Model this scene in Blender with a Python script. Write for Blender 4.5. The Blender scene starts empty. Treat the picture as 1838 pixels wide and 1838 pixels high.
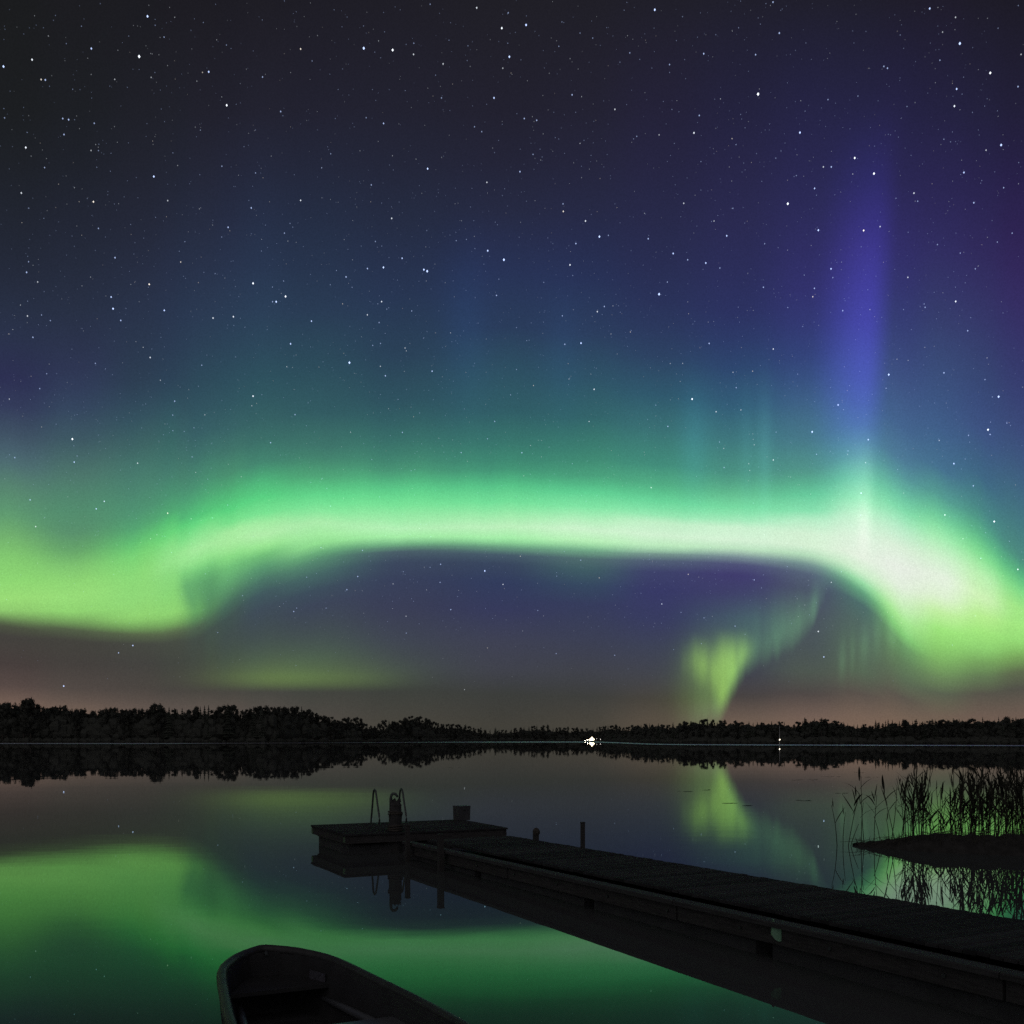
import bpy, math, random
from mathutils import Vector, Matrix, Euler
random.seed(11)
scene = bpy.context.scene
COL = scene.collection

# ---------------------------------------------------------------- camera
CAM_H = 2.2
cam_data = bpy.data.cameras.new('camera')
cam_data.sensor_fit = 'HORIZONTAL'; cam_data.sensor_width = 24.0; cam_data.lens = 24.0
cam_data.shift_y = 407.0 / 1838.0            # level camera, raised crop
cam_data.clip_start = 0.1; cam_data.clip_end = 30000.0
cam = bpy.data.objects.new('camera', cam_data); COL.objects.link(cam)
cam.location = (0, 0, CAM_H); cam.rotation_euler = (math.radians(90), 0, 0)
scene.camera = cam
# ---------------------------------------------------------------- exposure
scene.view_settings.view_transform = 'Standard'; scene.view_settings.look = 'None'
scene.view_settings.exposure = 0.0; scene.view_settings.gamma = 1.0
scene.view_settings.use_curve_mapping = False
scene.cycles.use_denoising = False
scene.cycles.use_adaptive_sampling = True; scene.cycles.adaptive_threshold = 0.01; scene.cycles.adaptive_min_samples = 16
scene.cycles.max_bounces = 6; scene.cycles.glossy_bounces = 4; scene.cycles.diffuse_bounces = 2
# ---------------------------------------------------------------- added fill light that lifts the blacks (very weak, broad)
sun = bpy.data.lights.new('black_lift_fill', 'SUN'); sun.energy = 0.32; sun.angle = math.radians(120); sun.color = (1.0, 0.95, 0.95)
so = bpy.data.objects.new('black_lift_fill', sun); COL.objects.link(so)
so.rotation_euler = Euler((math.radians(68), 0, math.radians(-14)))

# tuning values
GRAIN = 0.34
WIN, LAMP, DIMLAMP = 9.0, 45.0, 2.0
WROUGH, WB1, WB2 = 0.0, 0.0008, 0.0035
STAR_MAX = 1.6
# ---------------------------------------------------------------- night sky
# The sky is charted by direction: U runs along the compass (919 = due north,
# 1838 units per unit tangent), H is the height above the true horizon.
class E:
    """tiny expression tree that becomes Math nodes"""
    def __init__(s, op, *a): s.op, s.a = op, a
    def __add__(s, o): return E('ADD', s, o)
    def __radd__(s, o): return E('ADD', o, s)
    def __sub__(s, o): return E('SUBTRACT', s, o)
    def __rsub__(s, o): return E('SUBTRACT', o, s)
    def __mul__(s, o): return E('MULTIPLY', s, o)
    def __rmul__(s, o): return E('MULTIPLY', o, s)
    def __truediv__(s, o): return E('DIVIDE', s, o)
    def __neg__(s): return E('MULTIPLY', s, -1.0)
def exp_(x): return E('EXPONENT', x)
def abs_(x): return E('ABSOLUTE', x)
def max_(x, y): return E('MAXIMUM', x, y)
def min_(x, y): return E('MINIMUM', x, y)
def sstep(x, a, b): return E('SMOOTHSTEP', x, a, b)          # 0 at a, 1 at b
def gauss(x, c, s): d = (x - c) / s; return exp_(-(d * d))
def curve(x, pts): return E('CURVE', x, tuple(pts))
def ramp(x, stops): return E('RAMP', x, tuple(stops))         # colour valued
def noise1(x, scale, seed): return E('NOISE1', x, scale, seed)

def lin(c):
    out = []
    for v in c:
        v /= 255.0
        out.append(v / 12.92 if v <= 0.04045 else ((v + 0.055) / 1.055) ** 2.4)
    return tuple(out)

def pchip(xs, ys, q):
    n = len(xs); h = [xs[i+1]-xs[i] for i in range(n-1)]; d = [(ys[i+1]-ys[i])/h[i] for i in range(n-1)]
    m = [0.0]*n; m[0] = d[0]; m[-1] = d[-1]
    for i in range(1, n-1):
        if d[i-1]*d[i] <= 0: m[i] = 0.0
        else:
            w1 = 2*h[i]+h[i-1]; w2 = h[i]+2*h[i-1]; m[i] = (w1+w2)/(w1/d[i-1]+w2/d[i])
    if q <= xs[0]: return ys[0]
    if q >= xs[-1]: return ys[-1]
    i = 0
    while xs[i+1] < q: i += 1
    t = (q-xs[i])/h[i]; t2 = t*t; t3 = t2*t
    return (2*t3-3*t2+1)*ys[i]+(t3-2*t2+t)*h[i]*m[i]+(-2*t3+3*t2)*ys[i+1]+(t3-t2)*h[i]*m[i+1]

U = E('U'); H = E('H')
HZ = 1326.0
EDGE = [(-200,1098),(-80,1106),(0,1115),(100,1128),(200,1138),(280,1141),(340,1131),(385,1104),(430,1066),(480,1036),(520,1022),
        (570,1002),(640,987),(800,980),(950,985),(1100,992),(1250,996),(1350,1003),(1430,1013),(1490,1028),(1530,1048),
        (1560,1070),(1590,1098),(1612,1128),(1640,1155),(1700,1178),(1780,1186),(1838,1180),(1930,1172),(2040,1165)]
def edge_y(x): return pchip([p[0] for p in EDGE], [p[1] for p in EDGE], x)

# observed columns of the aurora: bearing -> [(chart height line, colour)]
COLS = {
 0:   [(0,(27,28,30)),(200,(28,30,33)),(380,(33,37,48)),(500,(37,43,60)),(600,(42,50,74)),(680,(45,48,82)),(730,(52,60,90)),(780,(64,82,100)),(830,(78,108,113)),(870,(86,130,111)),(910,(92,148,112)),(960,(112,174,110)),(1000,(130,200,112)),(1040,(142,214,115)),(1075,(154,220,119)),(1095,(142,200,110)),(1110,(105,136,85)),(1122,(76,82,66)),(1140,(67,65,61)),(1190,(70,62,60)),(1230,(86,73,69)),(1262,(122,95,85)),(1300,(140,104,90))],
 130: [(0,(28,28,32)),(200,(29,31,36)),(400,(34,38,52)),(560,(40,48,68)),(660,(46,54,82)),(735,(53,70,94)),(790,(62,88,99)),(858,(78,120,108)),(917,(83,140,110)),(956,(89,144,108)),(987,(102,164,106)),(1015,(126,194,112)),(1042,(142,212,116)),(1073,(151,219,120)),(1097,(145,211,114)),(1114,(118,163,94)),(1130,(82,94,71)),(1150,(67,66,61)),(1190,(68,64,61)),(1235,(86,73,69)),(1275,(118,94,84))],
 250: [(0,(28,28,33)),(200,(31,32,40)),(400,(36,40,56)),(560,(41,51,73)),(680,(45,62,82)),(750,(53,82,95)),(799,(62,100,100)),(838,(70,118,108)),(877,(76,133,112)),(917,(80,148,114)),(944,(85,164,114)),(968,(98,190,115)),(995,(122,210,118)),(1026,(138,216,120)),(1073,(144,216,120)),(1105,(145,211,114)),(1124,(119,167,95)),(1138,(88,104,74)),(1156,(69,71,65)),(1190,(67,66,63)),(1235,(80,70,66)),(1275,(106,87,80))],
 312: [(0,(29,28,34)),(200,(32,33,42)),(400,(37,42,60)),(560,(42,54,78)),(680,(45,66,86)),(750,(53,88,97)),(799,(60,105,102)),(838,(70,124,110)),(877,(76,146,114)),(909,(82,168,116)),(932,(88,190,117)),(956,(108,214,124)),(979,(138,224,136)),(1003,(150,226,140)),(1030,(139,216,126)),(1065,(138,213,119)),(1100,(143,211,114)),(1117,(122,175,98)),(1132,(92,112,79)),(1152,(70,75,67)),(1190,(66,68,64)),(1240,(78,70,66)),(1275,(100,84,78))],
 356: [(0,(29,28,34)),(200,(32,33,43)),(400,(37,43,62)),(560,(42,56,80)),(680,(46,70,88)),(770,(58,97,101)),(838,(72,130,110)),(877,(78,156,116)),(909,(84,182,118)),(932,(94,206,122)),(956,(124,220,134)),(979,(156,230,148)),(999,(152,228,144)),(1018,(126,206,124)),(1042,(102,172,110)),(1069,(99,164,105)),(1095,(102,164,99)),(1110,(92,138,90)),(1126,(78,98,79)),(1146,(67,76,71)),(1190,(66,70,66)),(1240,(77,70,65)),(1275,(98,83,77))],
 378: [(0,(29,28,34)),(200,(33,33,44)),(400,(38,44,64)),(560,(43,58,82)),(680,(46,74,90)),(770,(56,95,101)),(838,(72,136,112)),(877,(80,168,118)),(909,(87,197,122)),(932,(106,217,131)),(956,(144,228,148)),(979,(166,233,158)),(999,(148,226,142)),(1018,(114,194,120)),(1042,(93,159,106)),(1069,(88,147,101)),(1093,(86,135,93)),(1110,(77,107,84)),(1130,(67,81,76)),(1180,(66,74,68)),(1240,(77,70,65)),(1275,(96,82,76))],
 412: [(0,(29,28,35)),(200,(33,33,45)),(400,(38,45,67)),(560,(43,60,84)),(680,(46,77,92)),(770,(57,99,102)),(838,(74,142,112)),(877,(82,182,120)),(905,(91,209,127)),(928,(122,223,140)),(954,(166,234,160)),(973,(168,234,159)),(998,(138,220,134)),(1018,(112,190,120)),(1042,(98,165,112)),(1063,(86,138,102)),(1085,(72,105,91)),(1107,(65,82,81)),(1140,(64,75,77)),(1180,(64,73,71)),(1240,(76,70,65)),(1275,(94,80,74))],
 470: [(0,(30,29,36)),(200,(34,34,47)),(400,(38,47,70)),(560,(43,62,86)),(680,(46,80,93)),(755,(54,96,99)),(819,(67,130,110)),(858,(80,180,122)),(885,(90,208,130)),(913,(122,226,146)),(940,(165,236,164)),(960,(178,237,171)),(979,(155,230,148)),(997,(112,188,120)),(1018,(90,152,112)),(1042,(75,116,102)),(1065,(65,88,94)),(1093,(62,74,88)),(1130,(62,72,80)),(1180,(64,74,74)),(1240,(74,70,65)),(1275,(88,77,72))],
 570: [(0,(30,29,37)),(200,(34,34,48)),(400,(37,46,68)),(560,(42,60,84)),(660,(45,76,91)),(740,(51,91,98)),(800,(63,117,107)),(845,(80,164,120)),(880,(100,214,140)),(910,(138,232,158)),(938,(172,236,172)),(960,(164,235,162)),(976,(146,222,146)),(992,(106,172,122)),(1008,(84,132,110)),(1030,(70,102,101)),(1058,(61,77,92)),(1085,(60,68,88)),(1120,(62,70,82)),(1180,(66,78,76)),(1240,(70,68,63)),(1280,(80,72,67)),(1300,(84,74,68))],
 720: [(0,(31,30,38)),(200,(34,34,48)),(400,(37,44,66)),(530,(40,54,82)),(640,(43,66,88)),(720,(47,82,95)),(790,(57,111,105)),(835,(73,149,117)),(868,(92,200,136)),(898,(122,226,152)),(925,(160,235,170)),(948,(180,239,182)),(963,(164,236,166)),(976,(116,178,132)),(990,(74,94,104)),(1008,(60,72,94)),(1040,(56,64,90)),(1090,(58,62,86)),(1150,(63,68,82)),(1200,(66,72,74)),(1240,(66,65,61)),(1285,(74,68,62)),(1300,(76,69,62))],
 900: [(0,(32,31,38)),(200,(34,33,47)),(380,(38,42,66)),(490,(40,51,85)),(590,(42,60,90)),(670,(46,80,98)),(740,(49,93,102)),(795,(57,117,109)),(835,(69,150,119)),(865,(90,198,138)),(892,(116,224,154)),(920,(166,237,176)),(945,(190,241,190)),(965,(166,238,170)),(980,(112,168,132)),(994,(72,92,106)),(1012,(57,70,94)),(1045,(50,60,92)),(1095,(54,58,90)),(1150,(62,65,83)),(1200,(64,66,76)),(1245,(64,62,60)),(1285,(68,63,58)),(1300,(70,64,58))],
 1050:[(0,(32,31,39)),(200,(35,34,50)),(380,(38,41,68)),(500,(40,50,86)),(600,(44,62,94)),(680,(47,82,102)),(750,(51,100,106)),(805,(60,126,112)),(845,(74,158,123)),(875,(96,206,146)),(900,(128,228,164)),(926,(182,239,190)),(950,(204,242,204)),(970,(184,240,184)),(986,(120,176,140)),(1002,(80,108,110)),(1022,(64,92,100)),(1050,(54,72,96)),(1085,(54,60,92)),(1150,(60,64,84)),(1205,(64,66,74)),(1250,(66,63,61)),(1285,(74,67,61)),(1300,(76,68,61))],
 1180:[(0,(32,31,41)),(200,(36,34,56)),(400,(40,42,74)),(540,(42,50,88)),(640,(45,66,98)),(710,(48,88,108)),(770,(58,112,116)),(820,(66,138,122)),(860,(82,172,132)),(890,(106,212,154)),(915,(150,232,178)),(938,(194,240,200)),(960,(210,242,210)),(978,(190,236,192)),(992,(136,174,154)),(1006,(82,96,118)),(1026,(62,66,106)),(1060,(56,58,102)),(1110,(56,60,96)),(1160,(61,66,86)),(1210,(66,68,76)),(1255,(76,68,62)),(1290,(92,78,68)),(1300,(94,79,68))],
 1330:[(0,(32,31,43)),(200,(36,35,62)),(400,(42,42,80)),(560,(44,50,96)),(660,(46,70,110)),(730,(52,94,120)),(790,(64,120,126)),(840,(76,146,130)),(875,(96,184,142)),(902,(120,218,162)),(926,(166,234,188)),(948,(204,241,208)),(970,(214,242,214)),(985,(188,226,192)),(998,(132,156,156)),(1012,(80,84,120)),(1032,(64,60,109)),(1065,(62,62,104)),(1110,(64,78,100)),(1160,(64,74,88)),(1210,(64,66,76)),(1250,(76,67,66)),(1290,(112,90,80)),(1300,(116,92,80))],
 1450:[(0,(32,31,44)),(200,(37,36,68)),(380,(44,43,88)),(520,(50,50,108)),(640,(52,68,122)),(720,(62,96,134)),(790,(72,122,138)),(840,(84,154,138)),(880,(104,202,156)),(908,(136,226,176)),(934,(184,238,200)),(958,(212,241,212)),(980,(214,240,212)),(996,(180,220,186)),(1012,(120,150,146)),(1030,(84,96,118)),(1058,(72,76,102)),(1110,(74,84,94)),(1160,(74,84,87)),(1205,(78,87,80)),(1245,(84,73,71)),(1288,(122,96,86)),(1300,(126,98,86))],
 1545:[(0,(31,30,43)),(200,(37,36,68)),(330,(42,41,84)),(450,(52,49,106)),(580,(56,62,124)),(680,(62,84,136)),(760,(72,112,148)),(820,(92,158,156)),(860,(112,200,164)),(895,(146,228,180)),(930,(196,239,206)),(965,(218,240,218)),(1000,(226,240,222)),(1026,(206,238,204)),(1044,(150,218,164)),(1062,(98,156,124)),(1084,(78,108,106)),(1120,(82,104,98)),(1160,(85,106,91)),(1205,(86,102,84)),(1245,(96,83,77)),(1285,(124,98,86)),(1300,(128,100,86))],
 1612:[(0,(31,29,42)),(200,(37,35,68)),(330,(43,40,84)),(450,(50,47,104)),(580,(54,62,116)),(680,(62,82,130)),(760,(68,100,142)),(820,(78,122,150)),(870,(98,174,158)),(910,(130,220,172)),(945,(186,238,202)),(980,(220,241,218)),(1015,(232,240,228)),(1050,(228,241,222)),(1080,(204,240,190)),(1105,(168,232,148)),(1128,(132,202,120)),(1150,(106,152,102)),(1180,(97,127,91)),(1215,(92,108,85)),(1250,(98,86,78)),(1288,(122,97,84)),(1300,(126,98,84))],
 1690:[(0,(31,28,42)),(200,(36,34,64)),(330,(42,38,80)),(450,(49,46,96)),(580,(54,62,108)),(680,(58,78,122)),(770,(64,94,136)),(840,(70,112,142)),(890,(86,156,146)),(930,(116,206,156)),(965,(164,236,178)),(1000,(206,241,204)),(1035,(228,241,222)),(1070,(222,241,210)),(1100,(192,238,160)),(1130,(158,228,124)),(1160,(140,204,110)),(1190,(122,170,98)),(1218,(105,132,89)),(1245,(95,97,80)),(1285,(116,94,82)),(1300,(120,96,82))],
 1765:[(0,(30,28,40)),(200,(35,33,60)),(330,(41,36,76)),(450,(48,42,90)),(580,(53,56,104)),(680,(55,70,114)),(780,(62,84,130)),(860,(64,104,132)),(920,(74,136,134)),(965,(94,180,136)),(1000,(134,222,148)),(1035,(186,238,176)),(1070,(204,240,180)),(1105,(182,236,144)),(1135,(160,228,124)),(1160,(146,212,116)),(1190,(117,160,94)),(1215,(98,120,84)),(1245,(92,84,75)),(1285,(116,92,82)),(1300,(120,94,82))],
 1838:[(0,(29,27,38)),(200,(34,31,56)),(330,(40,33,72)),(430,(46,36,82)),(550,(53,46,98)),(660,(54,58,108)),(780,(60,76,122)),(870,(64,98,128)),(950,(70,122,128)),(1000,(76,136,126)),(1035,(92,180,128)),(1065,(132,218,136)),(1095,(162,230,134)),(1125,(162,230,128)),(1150,(150,218,118)),(1178,(120,164,92)),(1205,(94,106,78)),(1235,(88,82,74)),(1285,(116,92,82)),(1300,(120,94,82))],
}
for _k in COLS:      # the low glow is a little browner;
    COLS[_k] = [(y, (c[0]*0.93, c[1]*0.985, c[2]*0.98) if y >= 1235 else c) for y, c in COLS[_k]]
for _k in COLS:      # the crest's upper slope sits a little lower than first charted
    if 300 < _k < 1500: COLS[_k] = [((y + 9.0 if 810 < y < 932 else y), c) for y, c in COLS[_k]]
PEAK = [(-200,1078),(0,1075),(130,1066),(200,1056),(250,1040),(290,1018),(318,1003),(350,986),(378,978),(412,966),(470,956),(570,943),(720,946),(900,946),(1050,951),(1180,959),(1330,968),(1450,974),(1510,985),(1560,1004),(1612,1024),(1690,1048),(1765,1074),(1838,1108),(1930,1118),(2040,1120)]
UPPER = [(-200,930),(0,925),(80,940),(130,942),(190,934),(250,918),(318,886),(350,872),(378,860),(412,848),(470,832),(570,820),(720,828),(900,828),(1050,826),(1180,836),(1330,845),(1450,838),(1500,822),(1545,814),(1590,834),(1640,866),(1690,890),(1765,940),(1838,1012),(1930,1030),(2040,1040)]
def at(tab, x): return pchip([p[0] for p in tab], [p[1] for p in tab], x)
def band(h, he, hp, hg):
    cl = lambda v: min(1.0, max(0.0, v))
    return (0.26*cl(h/he) + 0.10*cl((h-he)/(hp-he)) + 0.20*cl((h-hp)/(hg-hp)) + 0.40*cl((h-hg)/(1326.0-hg)) + 0.04*cl((h-1326.0)/1500.0))
def cl_(x): return min_(max_(x, 0.0), 1.0)
def sky_columns():
    ks = sorted(COLS); idx = curve(U + 0.34*min_(max_(1100.0 - (HZ - H), 0.0), 80.0)*gauss(U, 338.0, 30.0), [(-200, 0.0)] + [(k, float(i)) for i, k in enumerate(ks)] + [(2040, float(len(ks)-1))])
    he, hp, hg = HZ - curve(U, EDGE), HZ - curve(U, PEAK), HZ - curve(U, UPPER)
    # five storeys of the sky: below the rim, rim to crest, crest to veil, veil to high sky, zenith
    hp = hp + 7.0*(noise1(U, 0.02, 1.0) - 0.5); hg = hg + 11.0*(noise1(U, 0.018, 5.0) - 0.5)
    t = (0.26*cl_(H/he) + 0.10*cl_((H-he)/(hp-he)) + 0.20*cl_((H-hp)/(hg-hp)) + 0.40*cl_((H-hg)/(1326.0-hg)) + 0.04*cl_((H-1326.0)/1500.0))
    total = None
    for i, k in enumerate(ks):
        anc = (HZ-at(EDGE,k), HZ-at(PEAK,k), HZ-at(UPPER,k))
        st = sorted((HZ - y, lin(c)) for y, c in COLS[k]); xs = [s[0] for s in st]; qs = list(xs)
        for a in anc:                                    # smooth the column, at most 32 stops
            if min(abs(a-x) for x in qs) > 2.0 and len(qs) < 32: qs.append(a)
        gaps = sorted(((xs[j+1]-xs[j]) * (0.08 + abs(sum(st[j+1][1])-sum(st[j][1]))), j) for j in range(len(xs)-1))[::-1]
        for g, j in gaps[:32-len(qs)]: qs.append((xs[j]+xs[j+1])/2)
        qs.sort()
        stops = tuple((band(q, *anc), tuple(max(0.0, pchip(xs, [s[1][c] for s in st], q)) for c in range(3))) for q in qs)
        w = 1.0 - sstep(abs_(idx - float(i)), 0.0, 1.0)
        term = E('CSCALE', ramp(t, stops), w)
        total = term if total is None else E('CADD', total, term)
    return total

def add(base, scalar, col): return E('CADD', base, E('CSCALE', E('CONST', tuple(col)), scalar))
def scale(base, s): return E('CSCALE', base, s)

Y = HZ - H        # chart line, growing downwards
sky = sky_columns()
# --- inner fold: the small curtain hanging on the right
E2 = [(-200,1340),(1190,1330),(1260,1318),(1290,1300),(1305,1275),(1318,1244),(1335,1212),(1362,1192),(1400,1173),(1430,1155),(1455,1128),(1472,1092),(1486,1055),(1500,1020),(1530,960),(2040,900)]
d2 = curve(U, E2) - Y + 16.0*(noise1(U, 0.06, 2.0) - 0.5)                         # above the fold's rim
rim = sstep(d2, -14.0, 46.0)
core = 0.34*gauss(U, 1285.0, 52.0) * gauss(Y, 1192.0, 46.0) + 0.16*gauss(U, 1278.0, 60.0)*gauss(Y, 1250.0, 45.0)
for c_, w_, b_, t_, a_ in ((1232.0,9.0,1232.0,1140.0,0.16),(1247.0,9.0,1236.0,1128.0,0.36),(1262.0,11.0,1246.0,1136.0,0.55),(1282.0,9.0,1262.0,1146.0,0.42),(1299.0,13.0,1302.0,1122.0,0.62),(1316.0,12.0,1262.0,1124.0,0.70),(1334.0,10.0,1226.0,1122.0,0.66),(1348.0,8.0,1206.0,1130.0,0.30)):
    core = core + a_ * gauss(U, c_, w_) * sstep(Y, t_, t_ + 66.0) * (1.0 - sstep(Y, b_ - 62.0, b_))
core = core * rim * (0.82 + 0.36*noise1(U, 0.06, 4.0))
sky = add(sky, core, (0.185, 0.355, 0.034))
veil = rim * (sstep(U, 1195.0, 1300.0)) * (1.0 - sstep(U, 1480.0, 1502.0)) * exp_(-max_(d2, 0.0)/70.0) * sstep(Y, 1010.0, 1120.0)
veil = veil * (0.5 + 0.55*noise1(U, 0.05, 6.0) + 0.7*gauss(U, 1462.0, 9.0) + 0.35*gauss(U, 1410.0, 16.0) + 0.2*gauss(U, 1436.0, 6.0))
sky = add(sky, veil, (0.07, 0.205, 0.075))
# --- faint rays under the right shoulder
r3 = (0.7*gauss(U,1512.0,7.0) + 0.5*gauss(U,1530.0,5.0) + 0.75*gauss(U,1552.0,9.0) + 0.6*gauss(U,1574.0,8.0) + 0.8*gauss(U,1600.0,9.0) + 0.5*gauss(U,1630.0,8.0))
y3 = curve(U, [(-200,1190),(1500,1190),(1540,1162),(1580,1140),(1620,1130),(2040,1130)])
sky = add(sky, r3 * gauss(Y, y3, 34.0), (0.030, 0.075, 0.032))
# --- low streak on the left
d4 = 1238.0 - Y
st4 = sstep(d4, -6.0, 30.0) * exp_(-max_(d4, 0.0)/34.0) * (gauss(U, 500.0, 110.0) + 0.45*gauss(U, 640.0, 90.0))
sky = add(sky, st4, (0.125, 0.235, 0.020))
# --- tall violet ray and its neighbours
lean = U + (Y - 600.0)*0.065                  # rays lean with height
vshape = sstep(lean, 1446.0, 1560.0) * (1.0 - sstep(lean, 1556.0, 1606.0))
vh = sstep(Y, 150.0, 740.0) * (1.0 - sstep(Y, 640.0, 960.0))
sky = add(sky, vshape * vh, (0.024, 0.018, 0.225))
sky = add(sky, sstep(U,1505.0,1553.0)*(1.0-sstep(U,1556.0,1578.0)) * gauss(Y, 880.0, 75.0), (0.05, 0.09, 0.05))
sky = add(sky, gauss(U, 1551.0, 13.0) * gauss(Y, 940.0, 50.0), (0.13, 0.05, 0.10))
sky = add(sky, gauss(U, 1246.0, 26.0) * gauss(Y, 800.0, 95.0), (0.006, 0.040, 0.050))
sky = add(sky, (gauss(U, 1372.0, 13.0)+0.6*gauss(U,1340.0,12.0)) * gauss(Y, 820.0, 110.0), (0.012, 0.045, 0.050))
sky = add(sky, gauss(U, 835.0, 40.0) * gauss(Y, 590.0, 130.0), (0.001, 0.006, 0.022))
sky = add(sky, gauss(U, 1010.0, 34.0) * gauss(Y, 640.0, 110.0), (0.001, 0.006, 0.016))
# --- magenta glow high in the east
# --- soft ray structure along the whole band
sky = scale(sky, 1.0 + 0.05*(noise1(U, 0.012, 3.0) - 0.5) + 0.05*(noise1(U + Y*0.6, 0.006, 8.0) - 0.5))
# --- away from the display the night sky closes in
FAR_COL = [(0.0,lin((92,76,70))),(0.04,lin((66,60,58))),(0.12,lin((50,52,62))),(0.3,lin((40,44,62))),(0.6,lin((34,34,48))),(1.0,lin((31,31,38)))]
far_sky = ramp(H / 1600.0, FAR_COL)
AZ = E('AZ')
ff = sstep(abs_(AZ), 34.0, 78.0)
sky = E('CADD', scale(sky, 1.0 - ff), scale(far_sky, ff))

# ---------------------------------------------------------------- expression -> world nodes
world = bpy.data.worlds.new('World'); scene.world = world; world.use_nodes = True
NT = world.node_tree; NT.nodes.clear(); NL = NT.links
def _n(t): return NT.nodes.new(t)
_tc = _n('ShaderNodeTexCoord'); _sep = _n('ShaderNodeSeparateXYZ'); NL.new(_tc.outputs['Generated'], _sep.inputs[0])
def _math(op, *ins, clamp=False):
    m = _n('ShaderNodeMath'); m.operation = op; m.use_clamp = clamp
    for i, v in enumerate(ins):
        if isinstance(v, (int, float)): m.inputs[i].default_value = v
        else: NL.new(v, m.inputs[i])
    return m.outputs[0]
_X, _Y, _Z = _sep.outputs
_az = _math('ARCTAN2', _X, _Y)
_azc = _math('MINIMUM', _math('MAXIMUM', _az, -0.7), 0.7)
_hyp = _math('MAXIMUM', _math('SQRT', _math('ADD', _math('MULTIPLY', _X, _X), _math('MULTIPLY', _Y, _Y))), 0.0005)
_U = _math('ADD', _math('MULTIPLY', _math('TANGENT', _azc), 1838.0), 919.0)
_H = _math('MINIMUM', _math('MAXIMUM', _math('MULTIPLY', _math('DIVIDE', _math('DIVIDE', _Z, _hyp), _math('COSINE', _azc)), 1838.0), 0.0), 4000.0)
_AZ = _math('MULTIPLY', _az, 180.0 / math.pi)
_memo = {}
def build(e):
    if not isinstance(e, E): return float(e)
    if id(e) in _memo: return _memo[id(e)]
    o = e.op
    if o == 'U': r = _U
    elif o == 'H': r = _H
    elif o == 'AZ': r = _AZ
    elif o == 'CONST':
        n = _n('ShaderNodeCombineXYZ')
        for i in range(3): n.inputs[i].default_value = e.a[0][i]
        r = n.outputs[0]
    elif o == 'CURVE':
        p = e.a[1]; xs = [a for a, b in p]; ys = [b for a, b in p]; lo, hi = min(ys), max(ys)
        x = _math('DIVIDE', _math('ADD', build(e.a[0]), 200.0), 2240.0, clamp=True)
        n = _n('ShaderNodeFloatCurve'); c = n.mapping.curves[0]; K = 96
        q = [i / K for i in range(K + 1)]; v = [(pchip(xs, ys, -200 + 2240 * t) - lo) / (hi - lo) for t in q]
        c.points[0].location = (0, v[0]); c.points[-1].location = (1, v[-1])
        for t, w in zip(q[1:-1], v[1:-1]): c.points.new(t, w)
        for pt in c.points: pt.handle_type = 'VECTOR'
        n.mapping.update(); n.inputs['Factor'].default_value = 1.0
        NL.new(x, n.inputs['Value'])
        r = _math('MULTIPLY_ADD', n.outputs[0], hi - lo, lo)
    elif o == 'RAMP':
        n = _n('ShaderNodeValToRGB'); el = n.color_ramp.elements; st = e.a[1]
        el[0].position = st[0][0]; el[0].color = (*st[0][1], 1); el[1].position = st[-1][0]; el[1].color = (*st[-1][1], 1)
        for q, c in st[1:-1]: k = el.new(q); k.color = (*c, 1)
        NL.new(build(e.a[0]), n.inputs[0]); r = n.outputs[0]
    elif o == 'NOISE1':
        n = _n('ShaderNodeTexNoise'); n.noise_dimensions = '1D'; n.inputs['Scale'].default_value = 1.0; n.inputs['Detail'].default_value = 1.5
        NL.new(_math('MULTIPLY_ADD', build(e.a[0]), e.a[1], e.a[2] * 31.0), n.inputs['W']); r = n.outputs[0]
    elif o in ('CADD', 'CSCALE'):
        n = _n('ShaderNodeVectorMath'); n.operation = 'ADD' if o == 'CADD' else 'SCALE'
        NL.new(build(e.a[0]), n.inputs[0]); b = build(e.a[1])
        if o == 'CADD': NL.new(b, n.inputs[1])
        elif isinstance(b, float): n.inputs['Scale'].default_value = b
        else: NL.new(b, n.inputs['Scale'])
        r = n.outputs[0]
    elif o == 'SMOOTHSTEP':
        n = _n('ShaderNodeMapRange'); n.interpolation_type = 'SMOOTHSTEP'
        NL.new(build(e.a[0]), n.inputs['Value']); n.inputs['From Min'].default_value = e.a[1]; n.inputs['From Max'].default_value = e.a[2]
        r = n.outputs['Result']
    else: r = _math(o, *[build(x) for x in e.a])
    _memo[id(e)] = r
    return r
_col = build(sky)
# film-like grain put into the sky colour as very fine fixed mottling
_fn = _n('ShaderNodeTexNoise'); _fn.inputs['Scale'].default_value = 850.0; _fn.inputs['Detail'].default_value = 1.0; NL.new(_tc.outputs['Generated'], _fn.inputs['Vector'])
_fs = _math('MULTIPLY_ADD', _fn.outputs[0], GRAIN, 1.0 - GRAIN * 0.5)
_vm = _n('ShaderNodeVectorMath'); _vm.operation = 'SCALE'; NL.new(_col, _vm.inputs[0]); NL.new(_fs, _vm.inputs['Scale'])
_bg = _n('ShaderNodeBackground'); NL.new(_vm.outputs[0], _bg.inputs['Color']); _bg.inputs['Strength'].default_value = 1.0
_wo = _n('ShaderNodeOutputWorld'); NL.new(_bg.outputs[0], _wo.inputs['Surface'])
world.cycles.sampling_method = 'MANUAL'; world.cycles.sample_map_resolution = 512

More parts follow.
